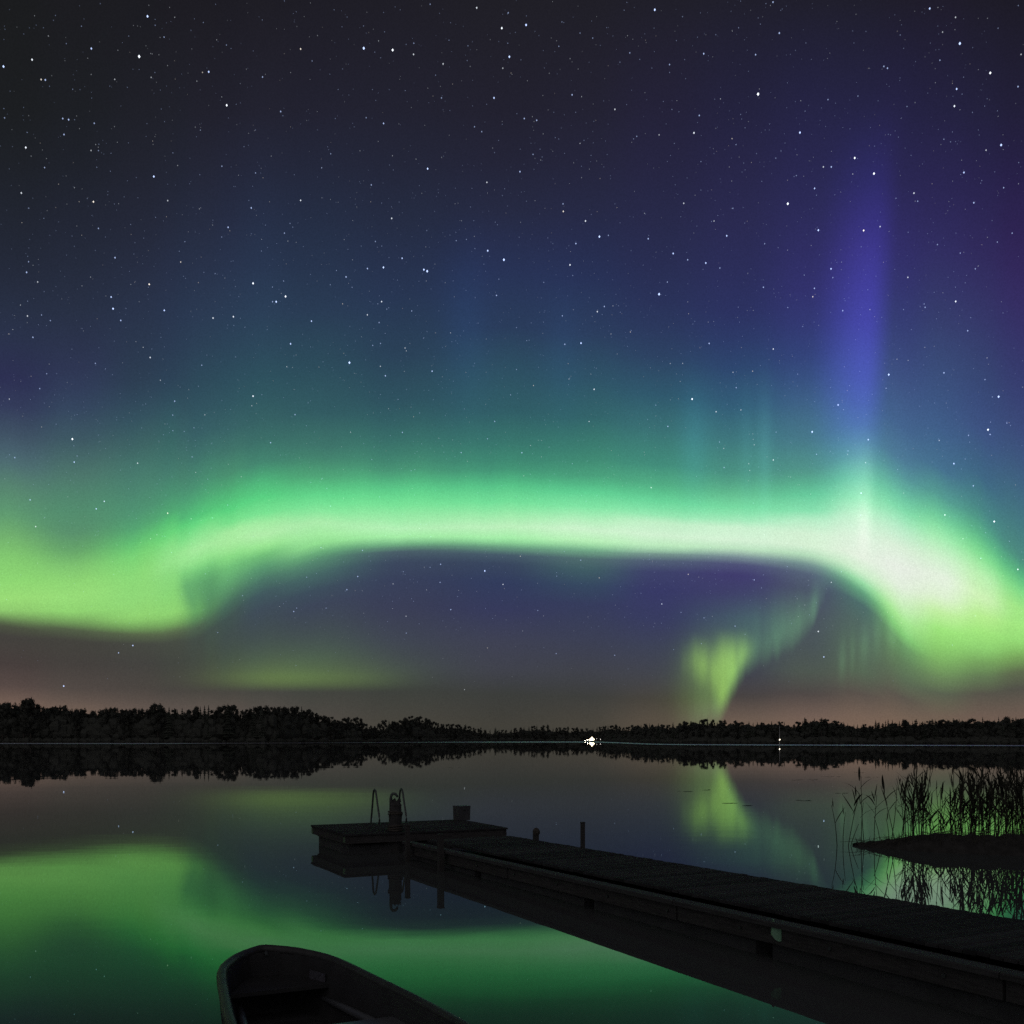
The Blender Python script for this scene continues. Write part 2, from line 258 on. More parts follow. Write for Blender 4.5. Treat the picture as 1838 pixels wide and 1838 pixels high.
STAR_TILES = [
((0,0),0.25027,"1058,117,4 998,405,5 25,477,4 230,428,3.5 655,348,3.5 1253,124,2 1113,181,2 584,188,2 347,258,2 1177,266,2.5 1624,323,2.2 629,417,1.6 295,570,3 325,573,3.2 823,569,2.5 1111,520,1.8 1084,555,2.4 1452,519,2.4 1497,515,3.6 1412,582,2 521,640,2 1590,695,1.8 1626,755,4 1724,738,1.5 33,845,2.5 450,850,3 492,858,3.2 676,884,2.8 459,965,3 195,950,2 185,1058,3.6 653,1079,2.6 706,1080,2.3 1180,873,1.7 1437,933,2 1240,1096,2 1048,978,1.5 320,1202,2.6 1274,1187,2 1591,1192,2.6 1433,1253,1.8 1103,1266,3.8 1750,1052,1.8 534,1346,2 153,1384,3.2 206,1493,2.2 670,1447,3.5 1203,1439,2.8 989,1418,1.6 890,1412,1.6 1430,1498,2 1802,1491,3.2 706,1638,2.8 586,1687,1.7 1636,1630,3.2 1590,1700,2.2 1326,1733,2.2 1525,1614,1.7 1031,1708,1.7 1833,1240,2.5"),
((460,0),0.25027,"771,346,5 978,359,4.6 318,351,3.2 400,437,2.2 1130,310,2.4 1128,390,3 1581,56,3.2 1247,30,2.4 1807,92,2.6 1761,202,3.8 1815,407,4 1768,489,2.6 1804,310,2 1518,328,2 1340,458,3 1286,539,2 45,552,2.8 877,293,2 850,374,1.8 920,228,1.7 558,70,1.7 913,89,1.6 615,192,1.6 1408,603,1.6 1328,702,2.6 1705,702,3.6 175,800,3 833,642,1.7 857,720,1.6 788,844,2.4 913,885,3.2 1565,909,2.6 1617,944,2.6 1738,1007,1.7 1551,759,1.5 534,1103,2.4 469,1204,2.3 977,1117,2 1146,1141,1.9 1229,1210,3.8 1654,1308,3 825,1326,2.8 318,1437,3.2 971,1566,3.2 1223,1653,2 242,1602,2.2 262,1629,2 202,1672,2.7 227,1729,2 286,1738,1.7 854,1732,2.6 900,1765,2 868,1772,1.6 1434,1726,2.4 1507,1717,2.2 1564,1695,1.8 1660,1798,3.8 37,1800,2 507,1531,1.7 587,1450,1.5 1730,1612,1.8 95,1447,1.6"),
((920,0),0.25027,"97,179,4 1020,70,4 354,157,2 484,237,2.2 575,273,2.3 332,332,2.3 841,379,2.6 770,446,1.9 1371,385,3.2 1743,392,3 1126,463,2.8 1621,199,2 1458,249,1.9 1777,173,1.8 1175,291,1.8 999,488,1.7 1761,675,5.5 427,680,3 495,693,2 734,784,3 84,850,3 173,863,3 31,815,1.7 1339,828,3 1301,953,3.5 1179,721,1.8 1143,785,2 1193,801,1.7 1491,709,2.1 1636,821,1.9 1051,967,2.6 891,978,2.5 868,996,2 854,1020,1.6 484,1028,2.3 1160,1029,1.9 1574,994,2.4 1603,1037,2.3 147,1107,2.6 212,1126,1.8 202,1148,1.9 53,1231,3.2 1351,1159,2.2 1750,1101,1.8 1713,1165,1.7 551,1213,1.6 55,1070,1.6 438,1168,1.6 362,1462,2.8 364,1516,3.3 523,1585,3.4 1228,1458,3 1580,1494,2.6 1445,1585,2.7 1427,1588,2 946,1530,2 734,1462,1.6 1309,1400,1.7 623,1697,4.6 687,1688,2.6 454,1747,3.2 973,1712,3.2 1536,1691,3.5 1808,1748,2.6 1152,1818,3.6 1665,1600,1.8 771,1598,1.7 1788,1300,1.9"),
((1378,0),0.25027,"1378,312,4.8 1596,523,4.2 1162,61,3.6 38,15,3 83,237,3.2 1347,124,2.8 1254,230,2.5 1652,202,2 1797,40,2 1817,390,2.6 950,251,2 833,476,2.8 859,489,3 1235,432,2.6 1355,638,3.6 1339,761,3.6 1795,621,3 432,714,2.6 647,689,2.3 999,764,2.2 268,797,2 1405,553,1.8 231,951,4 1674,1040,4.2 1566,1077,2.8 624,1133,4 399,1197,3 456,1197,3.2 762,1245,4.5 610,1248,2.3 205,1259,2.3 58,1134,2.2 95,1080,1.8 336,1351,3.4 144,1461,5 1407,1237,3.5 1800,1166,2 1692,1346,2.8 1049,1385,3.2 1076,1443,2.7 920,1422,2.2 1478,1454,3.2 363,1651,3.8 688,1653,3.7 806,1625,3 1217,1754,2.6 1753,1672,2.7 1647,1736,2.5 1007,1666,2 670,1770,2 1381,1815,2.6 1262,998,2 1311,1017,2 1028,1114,1.8 350,1400,2 523,1377,1.7 1576,1702,1.8 1535,1295,1.9 1350,1672,1.7"),
((0,460),0.25027,"825,10,3.2 205,39,2.6 191,115,3.2 270,184,2.8 1070,201,3.6 1296,41,2.8 1815,194,4.2 797,292,3.5 811,376,4 866,460,3.2 1178,388,3.6 1528,443,3.3 1674,433,3.4 197,428,3 298,421,2.5 361,461,2.6 236,581,3 92,525,2 62,557,1.9 147,350,2.2 198,322,2 650,149,2 588,212,1.9 1543,124,2.2 1462,115,1.9 938,202,1.8 1027,653,2.3 1089,665,1.8 975,612,1.8 1077,726,3.2 684,768,2.7 756,808,2 806,849,1.8 335,842,2.5 285,949,2.7 223,860,1.7 67,1024,2.6 1447,781,2.7 1150,889,2.5 1253,1039,3 1239,1139,2.6 1469,1137,2.4 1815,1003,3.6 1806,1072,2.4 1690,722,2 1240,1251,2.4 1321,1256,2.2 1391,1230,2.3 1017,1231,1.8 706,1282,1.8 519,1311,4.4 530,1359,2 553,1432,2.3 532,1476,3.3 106,1444,2.8 69,1423,1.9 987,1484,3 1378,1439,2.5 1404,1550,2.3 1489,1598,2.2 1730,1581,2.2 1637,1492,1.8 216,1747,2.6 747,1757,2.7 690,1811,3 1632,1783,1.8 1757,508,2 1677,496,1.9"),
((460,460),0.25027,"1776,25,5.2 1226,107,5 1202,96,4 912,80,4 797,88,3.2 1046,14,3.4 644,148,3.2 575,102,2.2 531,204,2.2 687,222,2.2 196,177,2.4 116,221,2.2 210,288,4.2 143,326,4 117,326,2.8 396,465,3.4 246,628,3.6 668,763,5.2 899,325,3.3 872,341,2.2 797,420,3 619,341,2.3 936,379,2.3 950,369,2 1115,392,2.7 881,475,2.7 924,553,2 891,625,2.6 835,639,2.6 1067,658,2.7 1076,678,2.4 890,789,2.7 926,857,3.2 1261,824,3.3 1393,549,2.2 1723,281,3 1740,164,2.2 219,792,2.4 479,757,1.8 388,130,1.8 270,715,1.6 1570,297,1.9 278,1136,2.9 40,993,2 372,1051,2 1017,1026,2.2 1824,994,2.4 949,1093,2 1172,1124,2.1 1128,1151,2 1710,1184,2.8 1493,1095,1.8 1048,1263,2.9 677,1261,2.4 961,1285,1.9 103,1337,3 1658,1309,2.6 1469,1408,2.8 1186,1345,1.9 829,1458,2.3 1110,1537,2.3 1137,1530,2.2 472,1593,2.3 391,1622,2.1 506,1665,2.2 626,1735,2.1 884,1726,2.1 531,1790,2"),
((920,460),0.25027,"1051,272,5.2 412,62,3.5 1386,48,3.6 1256,25,3 1487,84,2.8 1799,222,3 1110,185,2.7 432,138,2.2 224,187,2.3 658,360,3 608,397,3.2 357,427,2.8 720,356,2.1 760,355,1.9 491,623,3.8 375,631,3 102,605,2.2 28,511,2.1 845,543,2.4 706,557,2.2 1410,625,3.2 1263,412,2 1619,365,2 1727,388,1.8 1220,768,2.4 1131,769,2.2 1722,824,2.5 1581,832,2.6 28,812,2.3 405,880,2.3 150,927,2.4 585,954,3.3 1288,1024,4.2 1604,942,2.8 1460,1115,3 1638,1102,2.7 1028,1067,2.4 549,1185,2.7 1114,1220,3 1484,1332,2.5 1515,1378,2.4 1733,1352,2.4 1726,1313,2 1723,1274,2 67,1409,3 129,1357,2.2 262,1369,2.1 428,1488,2.3 207,1438,2 1517,1515,2.8 1694,1488,2.4 1701,1536,2.4 80,1575,2.2 994,1659,3 527,1757,2.2 1729,1770,2"),
((1378,460),0.25027,"454,90,3.6 467,153,2.6 262,135,2.3 335,230,3.1 323,290,3 144,367,2.4 538,390,3 733,382,2.3 718,240,2 1005,151,3 1489,90,2.7 1510,70,2 1348,324,3.6 1122,342,2.4 1129,366,2.8 974,382,2.2 1434,534,3 1456,440,2 251,504,2.1 40,665,3.2 215,845,2.2 868,849,4.2 849,946,2.6 927,738,2.2 1007,747,2.1 1264,836,3.2 1558,884,2.7 1573,729,2.1 1656,1007,4.4 1611,1009,2.3 1127,653,2 505,1066,3.6 543,1100,2.3 450,942,2 319,1259,4.2 60,1261,2.4 721,1315,3.5 576,1396,2.6 573,1421,2.2 350,1420,2.7 40,1461,3.1 1580,1244,4.2 1595,1278,3 1440,1284,2.8 1230,1321,2.6 1715,1196,2.6 1741,1214,2 1598,1189,2.3 1448,1333,2 1335,1487,3.6 1416,1454,2.2 702,1480,2.7 670,1698,2.8 1475,1646,3.1 307,1706,2 975,1698,2.2 931,1530,2.2 165,1583,2"),
((0,880),0.3373,"160,51,2.6 190,193,3 555,59,2.8 512,99,2.6 892,122,3.2 1017,152,2.4 1130,147,2.4 1212,79,2.2 835,236,2.2 801,258,2.3 1708,305,2.8 1719,310,2 1760,85,2.2 1632,463,2.4 1563,645,2.9 1579,627,2.4 1735,627,2.3 1291,561,2.3 1093,445,2.2 1159,757,2.3 707,826,3.4 631,865,3 339,1042,3.6 1575,933,2 913,332,2.2"),
((600,880),0.3373,"150,320,2.8 125,459,3 67,529,2.9 367,433,2.3 313,498,2.5 510,410,2.3 566,394,3 801,429,3.8 898,501,3 563,490,2.7 620,635,3 382,670,2.6 383,760,2.5 491,530,2.1 990,351,2.5 1312,372,2.8 1410,466,2.5 1184,457,2.3 1083,640,2.4 1743,605,2.7 1181,869,2.6 1492,878,2.6 815,839,2.2 693,1061,2.4 453,203,2.2 403,234,2.1 514,246,2.1 489,181,2 1224,325,2.2"),
((1160,880),0.3689,"1693,152,4 1453,120,3.3 1808,385,3.4 1628,331,2.9 1541,236,2.6 1651,206,2.2 1767,248,2.2 837,687,3.4 864,811,3.4 432,661,2.8 525,436,2.9 900,448,2.8 204,409,2.7 281,621,2.5 169,594,2.3 268,746,2.3 76,553,2.3 481,701,2.1 560,475,2.2 133,775,2.1 687,371,2.3 753,278,2.2 1489,753,2.3 1600,611,2.3 949,396,2.3 1045,14,2.9 1043,121,2.4 574,216,2.1"),
]
# ---------------------------------------------------------------- helpers
class MB:
    def __init__(s): s.v = []; s.f = []
    def poly(s, pts, faces):
        o = len(s.v); s.v += [tuple(p) for p in pts]; s.f += [tuple(i + o for i in f) for f in faces]; return s
    def box(s, c, size, rot=None, taper=1.0, bev=0.0):
        hx, hy, hz = size[0]/2, size[1]/2, size[2]/2
        if bev > 0:
            b = bev
            prof = [(-hy, -hz), (hy, -hz), (hy, hz-b), (hy-b, hz), (-hy+b, hz), (-hy, hz-b)]
            pts = [(-hx, y, z) for y, z in prof] + [(hx, y, z) for y, z in prof]; n = 6
            faces = [tuple(range(n))[::-1], tuple(range(n, 2*n))] + [(i, (i+1) % n, n+(i+1) % n, n+i) for i in range(n)]
        else:
            pts = [(x*hx*(taper if z < 0 else 1), y*hy*(taper if z < 0 else 1), z*hz) for x in (-1, 1) for y in (-1, 1) for z in (-1, 1)]
            faces = [(0,1,3,2), (4,6,7,5), (0,4,5,1), (2,3,7,6), (0,2,6,4), (1,5,7,3)]
        R = rot or Matrix.Identity(3)
        return s.poly([R @ Vector(p) + Vector(c) for p in pts], faces)
    def tube(s, pts, rad, n=8, cap=True):
        pts = [Vector(p) for p in pts]; m = len(pts); rings = []
        up = Vector((0, 0, 1))
        for i, p in enumerate(pts):
            t = (pts[min(i+1, m-1)] - pts[max(i-1, 0)]).normalized()
            a = t.cross(up)
            if a.length < 0.05: a = t.cross(Vector((0, 1, 0)))
            a.normalize(); b = t.cross(a).normalized()
            r = rad[i] if isinstance(rad, (list, tuple)) else rad
            rings.append([p + (a*math.cos(2*math.pi*k/n) + b*math.sin(2*math.pi*k/n))*r for k in range(n)])
        o = len(s.v)
        for r in rings: s.v += [tuple(q) for q in r]
        for i in range(m-1):
            for k in range(n): s.f.append((o+i*n+k, o+i*n+(k+1) % n, o+(i+1)*n+(k+1) % n, o+(i+1)*n+k))
        if cap: s.f += [tuple(o+k for k in range(n))[::-1], tuple(o+(m-1)*n+k for k in range(n))]
        return s
    def mesh(s, name, mat, smooth=False):
        me = bpy.data.meshes.new(name); me.from_pydata(s.v, [], s.f); me.materials.append(mat)
        if smooth: me.polygons.foreach_set('use_smooth', [True]*len(me.polygons))
        me.update(); return me
    def build(s, name, mat, parent=None, smooth=False):
        return obj(name, s.mesh(name, mat, smooth), parent)
def obj(name, me, parent=None, loc=None, rot=None):
    o = bpy.data.objects.new(name, me); COL.objects.link(o)
    if parent: o.parent = parent
    if loc is not None: o.location = loc
    if rot is not None: o.rotation_euler = rot
    return o
def tag(o, label=None, cat=None, group=None, kind=None):
    if label: o['label'] = label
    if cat: o['category'] = cat
    if group: o['group'] = group
    if kind: o['kind'] = kind
    return o
def thing(name, label, cat, loc=(0,0,0), rz=0.0, group=None):
    o = bpy.data.objects.new(name, None); COL.objects.link(o); o.empty_display_size = 0.2
    o.location = loc; o.rotation_euler = (0, 0, rz); return tag(o, label, cat, group)
def rz3(a): return Matrix.Rotation(a, 3, 'Z')
def bearing(px, D): return (px - 919.0) / 1838.0 * D      # sideways offset of a bearing at range D

def mat(name, col, rough=0.8, var=0.0, scale=8.0, spec=0.3, emit=None, strength=0.0, rnd=0.0, bump=0.0, stretch=None, metallic=0.0, coat=0.0):
    m = bpy.data.materials.new(name); m.use_nodes = True; nt = m.node_tree; b = nt.nodes['Principled BSDF']
    b.inputs['Base Color'].default_value = (*col, 1); b.inputs['Roughness'].default_value = rough; b.inputs['Specular IOR Level'].default_value = spec
    b.inputs['Metallic'].default_value = metallic; b.inputs['Coat Weight'].default_value = coat
    if emit: b.inputs['Emission Color'].default_value = (*emit, 1); b.inputs['Emission Strength'].default_value = strength
    if var > 0 or rnd > 0 or bump > 0:
        tc = nt.nodes.new('ShaderNodeTexCoord'); mp = nt.nodes.new('ShaderNodeMapping'); nz = nt.nodes.new('ShaderNodeTexNoise')
        if stretch: mp.inputs['Scale'].default_value = stretch
        nz.inputs['Scale'].default_value = scale; nz.inputs['Detail'].default_value = 6.0; nz.inputs['Roughness'].default_value = 0.65
        nt.links.new(tc.outputs['Object'], mp.inputs[0]); nt.links.new(mp.outputs[0], nz.inputs['Vector'])
        rp = nt.nodes.new('ShaderNodeValToRGB'); rp.color_ramp.elements[0].position = 0.3; rp.color_ramp.elements[1].position = 0.72
        rp.color_ramp.elements[0].color = (*[c*(1-var) for c in col], 1); rp.color_ramp.elements[1].color = (*[min(1, c*(1+var)) for c in col], 1)
        nt.links.new(nz.outputs[0], rp.inputs[0]); out = rp.outputs[0]
        if rnd > 0:
            oi = nt.nodes.new('ShaderNodeObjectInfo'); ml = nt.nodes.new('ShaderNodeMath'); ml.operation = 'MULTIPLY_ADD'
            ml.inputs[1].default_value = 2*rnd; ml.inputs[2].default_value = 1-rnd; nt.links.new(oi.outputs['Random'], ml.inputs[0])
            sc = nt.nodes.new('ShaderNodeVectorMath'); sc.operation = 'SCALE'; nt.links.new(out, sc.inputs[0]); nt.links.new(ml.outputs[0], sc.inputs['Scale']); out = sc.outputs[0]
        nt.links.new(out, b.inputs['Base Color'])
        if bump > 0:
            bp = nt.nodes.new('ShaderNodeBump'); bp.inputs['Strength'].default_value = 0.6; bp.inputs['Distance'].default_value = bump
            nt.links.new(nz.outputs[0], bp.inputs['Height']); nt.links.new(bp.outputs[0], b.inputs['Normal'])
    return m
M = {
 'plank': mat('weathered_plank', (0.056,0.055,0.055), 0.95, 0.4, 4.0, 0.04, rnd=0.3, bump=0.004, stretch=(1,9,9)),
 'beam': mat('old_timber', (0.068,0.064,0.061), 0.9, 0.35, 5.0, 0.2, rnd=0.1, bump=0.004, stretch=(1,8,8)),
 'board': mat('edge_timber', (0.062,0.060,0.059), 0.85, 0.35, 5.0, 0.2, rnd=0.15, bump=0.004, stretch=(1,8,8)),
 'float': mat('pontoon_concrete', (0.08,0.08,0.079), 0.9, 0.25, 3.0, 0.2, bump=0.003),
 'steel': mat('galvanised_tube', (0.10,0.11,0.105), 0.45, 0.2, 12.0, 0.4, metallic=0.4),
 'pile': mat('tarred_pile', (0.075,0.072,0.07), 0.95, 0.4, 9.0, 0.1, bump=0.01),
 'rope': mat('wet_rope', (0.09,0.08,0.068), 0.95, 0.3, 30.0, 0.1),
 'box': mat('dark_plastic', (0.085,0.085,0.087), 0.6, 0.15, 6.0, 0.3),
 'tagp': mat('pale_green_plastic', (0.26,0.50,0.31), 0.45, 0.12, 14.0, 0.4),
 'hull': mat('boat_laminate', (0.05,0.05,0.05), 0.6, 0.2, 5.0, 0.15),
 'lip': mat('rubber_gunwale', (0.06,0.06,0.058), 0.5, 0.2, 7.0, 0.25),
 'seat': mat('boat_seat', (0.12,0.125,0.13), 0.3, 0.12, 6.0, 0.5),
 'plate': mat('sticker_grey', (0.10,0.098,0.115), 0.6, 0.5, 40.0, 0.3),
 'mud': mat('mud_bank', (0.055,0.052,0.048), 1.0, 0.4, 6.0, 0.05, bump=0.03),
 'reed': mat('reed_leaf', (0.062,0.062,0.047), 0.9, 0.3, 6.0, 0.05, rnd=0.3),
 'stem': mat('reed_stem', (0.07,0.066,0.05), 0.9, 0.3, 6.0, 0.05, rnd=0.3),
 'plume': mat('reed_plume', (0.07,0.06,0.052), 1.0, 0.3, 9.0, 0.05, rnd=0.2),
 'leaf': mat('broadleaf_foliage', (0.068,0.071,0.06), 0.9, 0.3, 6.0, 0.05, rnd=0.2),
 'needle': mat('spruce_needles', (0.068,0.075,0.06), 0.9, 0.3, 6.0, 0.05, rnd=0.2),
 'bark': mat('bark', (0.08,0.07,0.06), 0.95, 0.3, 6.0, 0.05),
 'soil': mat('shore_soil', (0.07,0.066,0.055), 1.0, 0.4, 0.6, 0.05),
 'paint': mat('red_house_paint', (0.20,0.06,0.045), 0.8, 0.15, 4.0, 0.2),
 'roof': mat('dark_roof', (0.06,0.058,0.056), 0.8, 0.2, 4.0, 0.2),
 'white': mat('white_paint', (0.7,0.7,0.68), 0.6, 0.05, 4.0, 0.3),
 'win': mat('lit_window', (0.8,0.7,0.5), 0.3, emit=(1.0,0.83,0.55), strength=WIN),
 'lamp': mat('lamp_glow', (0.8,0.7,0.5), 0.3, emit=(1.0,0.86,0.62), strength=LAMP),
 'pole_lamp': mat('pole_lamp', (0.8,0.7,0.5), 0.3, emit=(1.0,0.9,0.7), strength=7.0),
 'dim': mat('dim_lamp', (0.8,0.8,0.8), 0.3, emit=(1.0,0.92,0.85), strength=DIMLAMP),
 'pad': mat('floating_leaf', (0.05,0.055,0.04), 0.8, 0.2, 9.0, 0.2),
}

# ---------------------------------------------------------------- water
def water_mat(name, rough, b1, b2, ior=1.333, near=(0.25,0.52,0.35), far=(0.92,0.92,0.92)):
    # lake water: diffuse body, Fresnel mirror; steep reflections painted greener and dimmer
    m = bpy.data.materials.new(name); m.use_nodes = True; nt = m.node_tree; nt.nodes.clear(); N = nt.nodes.new; L = nt.links.new
    g = N('ShaderNodeNewGeometry'); prev = None
    if b1 > 0:
        for sc, d, sx in ((0.9, b1, 0.6), (0.16, b2, 0.5)):
            mp = N('ShaderNodeMapping'); mp.inputs['Scale'].default_value = (sx, 1, 1); L(g.outputs['Position'], mp.inputs[0])
            nz = N('ShaderNodeTexNoise'); nz.inputs['Scale'].default_value = sc; nz.inputs['Detail'].default_value = 2.0; L(mp.outputs[0], nz.inputs['Vector'])
            bp = N('ShaderNodeBump'); bp.inputs['Strength'].default_value = 1.0; bp.inputs['Distance'].default_value = d; L(nz.outputs[0], bp.inputs['Height'])
            if prev: L(prev.outputs[0], bp.inputs['Normal'])
            prev = bp
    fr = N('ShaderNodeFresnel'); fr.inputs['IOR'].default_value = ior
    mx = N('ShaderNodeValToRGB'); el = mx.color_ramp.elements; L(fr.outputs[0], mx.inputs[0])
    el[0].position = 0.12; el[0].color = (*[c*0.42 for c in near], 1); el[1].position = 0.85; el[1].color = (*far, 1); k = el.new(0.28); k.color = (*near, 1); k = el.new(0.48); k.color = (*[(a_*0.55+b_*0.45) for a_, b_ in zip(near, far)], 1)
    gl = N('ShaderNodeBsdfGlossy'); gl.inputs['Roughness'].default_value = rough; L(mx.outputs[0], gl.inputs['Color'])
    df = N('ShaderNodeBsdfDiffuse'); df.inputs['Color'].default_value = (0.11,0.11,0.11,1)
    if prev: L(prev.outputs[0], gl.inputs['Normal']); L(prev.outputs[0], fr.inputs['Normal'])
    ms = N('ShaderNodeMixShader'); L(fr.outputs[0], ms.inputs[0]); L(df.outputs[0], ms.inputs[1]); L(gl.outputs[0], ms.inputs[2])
    o_ = N('ShaderNodeOutputMaterial'); L(ms.outputs[0], o_.inputs[0])
    return m
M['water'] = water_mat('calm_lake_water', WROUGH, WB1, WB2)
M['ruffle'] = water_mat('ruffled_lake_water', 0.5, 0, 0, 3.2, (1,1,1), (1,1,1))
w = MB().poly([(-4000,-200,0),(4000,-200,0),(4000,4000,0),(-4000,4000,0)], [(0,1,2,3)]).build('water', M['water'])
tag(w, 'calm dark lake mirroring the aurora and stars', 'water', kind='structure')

# far shoreline: bearing -> range
SHORE = [(-1600,500),(-400,520),(0,535),(300,530),(450,540),(600,590),(750,690),(900,790),(1000,830),(1062,815),(1100,690),(1150,510),(1200,440),(1400,400),(1838,360),(2300,340),(3400,330)]
def shore(px): return pchip([a for a, b in SHORE], [b for a, b in SHORE], px)
RW = [(-1600,1.7),(250,1.7),(420,0.75),(600,0.5),(760,0.8),(950,1.7),(1100,1.8),(3400,1.8)]
rp_, rn_ = [], 240
for i in range(rn_+1):
    px = -1500 + 4800*i/rn_; dy = 4043.6/shore(px); wd_ = pchip([a for a, b in RW], [b for a, b in RW], px)
    for d in (-0.02, wd_): D = 4043.6/(dy+d); rp_.append((bearing(px, D), D, 0.012))
rf = MB().poly(rp_, [(2*i, 2*i+1, 2*i+3, 2*i+2) for i in range(rn_)])
tag(rf.build('ruffled_water', M['ruffle']), 'thin pale strip of wind-ruffled water along the far shore', 'water', kind='structure')

# ---------------------------------------------------------------- land
def strip(name, label, rows):
    n = len(rows[0]); v = [p for r in rows for p in r]
    f = [(i*n+k, i*n+k+1, (i+1)*n+k+1, (i+1)*n+k) for i in range(len(rows)-1) for k in range(n-1)]
    return tag(MB().poly(v, f).build(name, M['soil'], smooth=True), label, 'terrain', kind='structure')
rows = []
for i in range(161):
    px = -1500 + 4800*i/160; D = shore(px); r = []
    for d, z in ((-3,-0.6),(0.5,0.05),(4,0.7),(20,1.2),(60,2.2),(150,3.0),(500,4.0),(1500,4.0)):
        r.append((bearing(px, D+d), D+d, z*(0.9+0.25*math.sin(px*0.013)+0.1*math.sin(px*0.05)) if z > 0.1 else z))
    rows.append(r)
strip('far_shore', 'low wooded land along the far side of the lake', rows)
rows = []
for i in range(61):
    x = -40 + 80*i/60; e = 3.0 + 0.5*math.sin(x*0.4) + 0.3*math.sin(x*1.1+1) + max(0, (x-9))*0.5
    rows.append([(x, e, -0.35), (x, e-0.9, 0.06+0.03*math.sin(x*2)), (x, e-2.2, 0.35), (x, e-5, 0.62), (x, e-30, 1.2), (x, e-150, 2.0)])
strip('near_shore', 'grassy near bank where the walkway comes ashore', [r[::-1] for r in rows])

# ---------------------------------------------------------------- forest on the skyline
SKYL = [(-400,1262),(-200,1258),(-60,1262),(0,1260),(20,1260),(35,1264),(43,1255),(49,1258),(54,1254),(67,1264),(71,1273),(86,1265.5),(92,1268),(98,1263),(106,1268),(116,1262),(126,1272),(145,1270.6),(169,1274),(192,1270),(204,1269),(233,1272),(248,1269.6),(261,1275.6),(283,1262),(292,1267),(305,1268),(320,1272),(327,1270.6),(334,1277),(351,1268),(374,1265.5),(386,1274),(401,1264),(410,1263),(422,1266),(430,1281),(442,1272),(460,1265.5),(474,1267),(499,1267),(531,1267),(553,1270.6),(573,1282),(594,1286),(607,1291.5),(620,1287),(632,1285.5),(651,1290.6),(659,1301.7),(672,1302),(691,1291),(711,1294),(735,1284),(758,1284.5),(775,1294),(802,1298),(836,1301),(863,1306),(880,1310),(890,1306),(898,1310),(914,1307),(937,1305),(968,1301),(981,1301),(991,1305),(1030,1305.5),(1059,1306),(1106,1300),(1121,1305),(1140,1300),(1173,1298),(1204,1301),(1214,1294),(1231,1295.5),(1257,1290),(1290,1294),(1332,1295),(1367,1297),(1400,1294),(1415,1295),(1426,1299),(1439,1292),(1467,1290),(1488,1292),(1502,1293),(1516,1292),(1533,1299),(1554,1301),(1573,1294),(1584,1299),(1596,1290),(1610,1295),(1630,1293),(1658,1295),(1693,1292),(1721,1292),(1762,1289),(1790,1288.6),(1811,1285),(1838,1285),(1900,1283),(2100,1286),(2300,1280)]
def sky_y(px): return pchip([a for a, b in SKYL], [b for a, b in SKYL], px)
rnd = random.Random(5)
def ico_pts(r, seed, n=26):
    q = random.Random(seed); out = []
    for i in range(n):
        z = 1-2*(i+0.5)/n; a = i*2.399963; s = math.sqrt(1-z*z); out.append(Vector((s*math.cos(a), s*math.sin(a), z)))
    return out
def blob(mb, c, rx, rz, q, n=9, m=6):
    o = len(mb.v)
    for j in range(m+1):
        th = math.pi*j/m
        for k in range(n):
            a = 2*math.pi*k/n; s = 0.85+0.3*q.random()
            mb.v.append((c[0]+rx*s*math.sin(th)*math.cos(a), c[1]+rx*s*math.sin(th)*math.sin(a), c[2]+rz*s*math.cos(th)))
    for j in range(m):
        for k in range(n): mb.f.append((o+j*n+k, o+(j+1)*n+k, o+(j+1)*n+(k+1) % n, o+j*n+(k+1) % n))
def leaves(mb, c, rx, rz, n, size, q):
    for _ in range(n):
        d = Vector((q.gauss(0,1), q.gauss(0,1), q.gauss(0,1))).normalized(); r = 0.72+0.42*q.random()
        p = Vector((c[0]+d.x*rx*r, c[1]+d.y*rx*r, c[2]+d.z*rz*r)); s = size*(0.5+q.random())
        a = Vector((q.uniform(-1,1), q.uniform(-1,1), q.uniform(-1,1))).normalized()*s; b = Vector((q.uniform(-1,1), q.uniform(-1,1), q.uniform(-1,1))).normalized()*s
        o = len(mb.v); mb.v += [tuple(p-a), tuple(p+a*0.4+b), tuple(p+a), tuple(p-b*0.6)]; mb.f.append((o, o+1, o+2, o+3))
def broadleaf(seed, wide):
    q = random.Random(seed); mb = MB(); lobes = []
    for i in range(13):
        h = 0.30+0.62*i/12+q.uniform(-0.03,0.03); a = i*2.4+q.uniform(-0.5,0.5); env = math.sin(math.pi*min(1.0, max(0.05, (h-0.12)/0.98)))**0.7
        r = 0.13*env*wide*q.uniform(0.35,1.1); s = q.uniform(0.055,0.115)*(1.15-0.45*h)
        lobes.append(((r*math.cos(a), r*math.sin(a), h), s*wide, s*q.uniform(0.8,1.5)))
    top = max(c[2]+rz for c, rx, rz in lobes)
    for c, rx, rz in lobes:
        c = (c[0], c[1], c[2]/top*0.985); blob(mb, c, rx*0.78, rz*0.78/top, q, 7, 5); leaves(mb, c, rx*1.05, rz*1.05/top, 62, 0.017, q)
    return mb
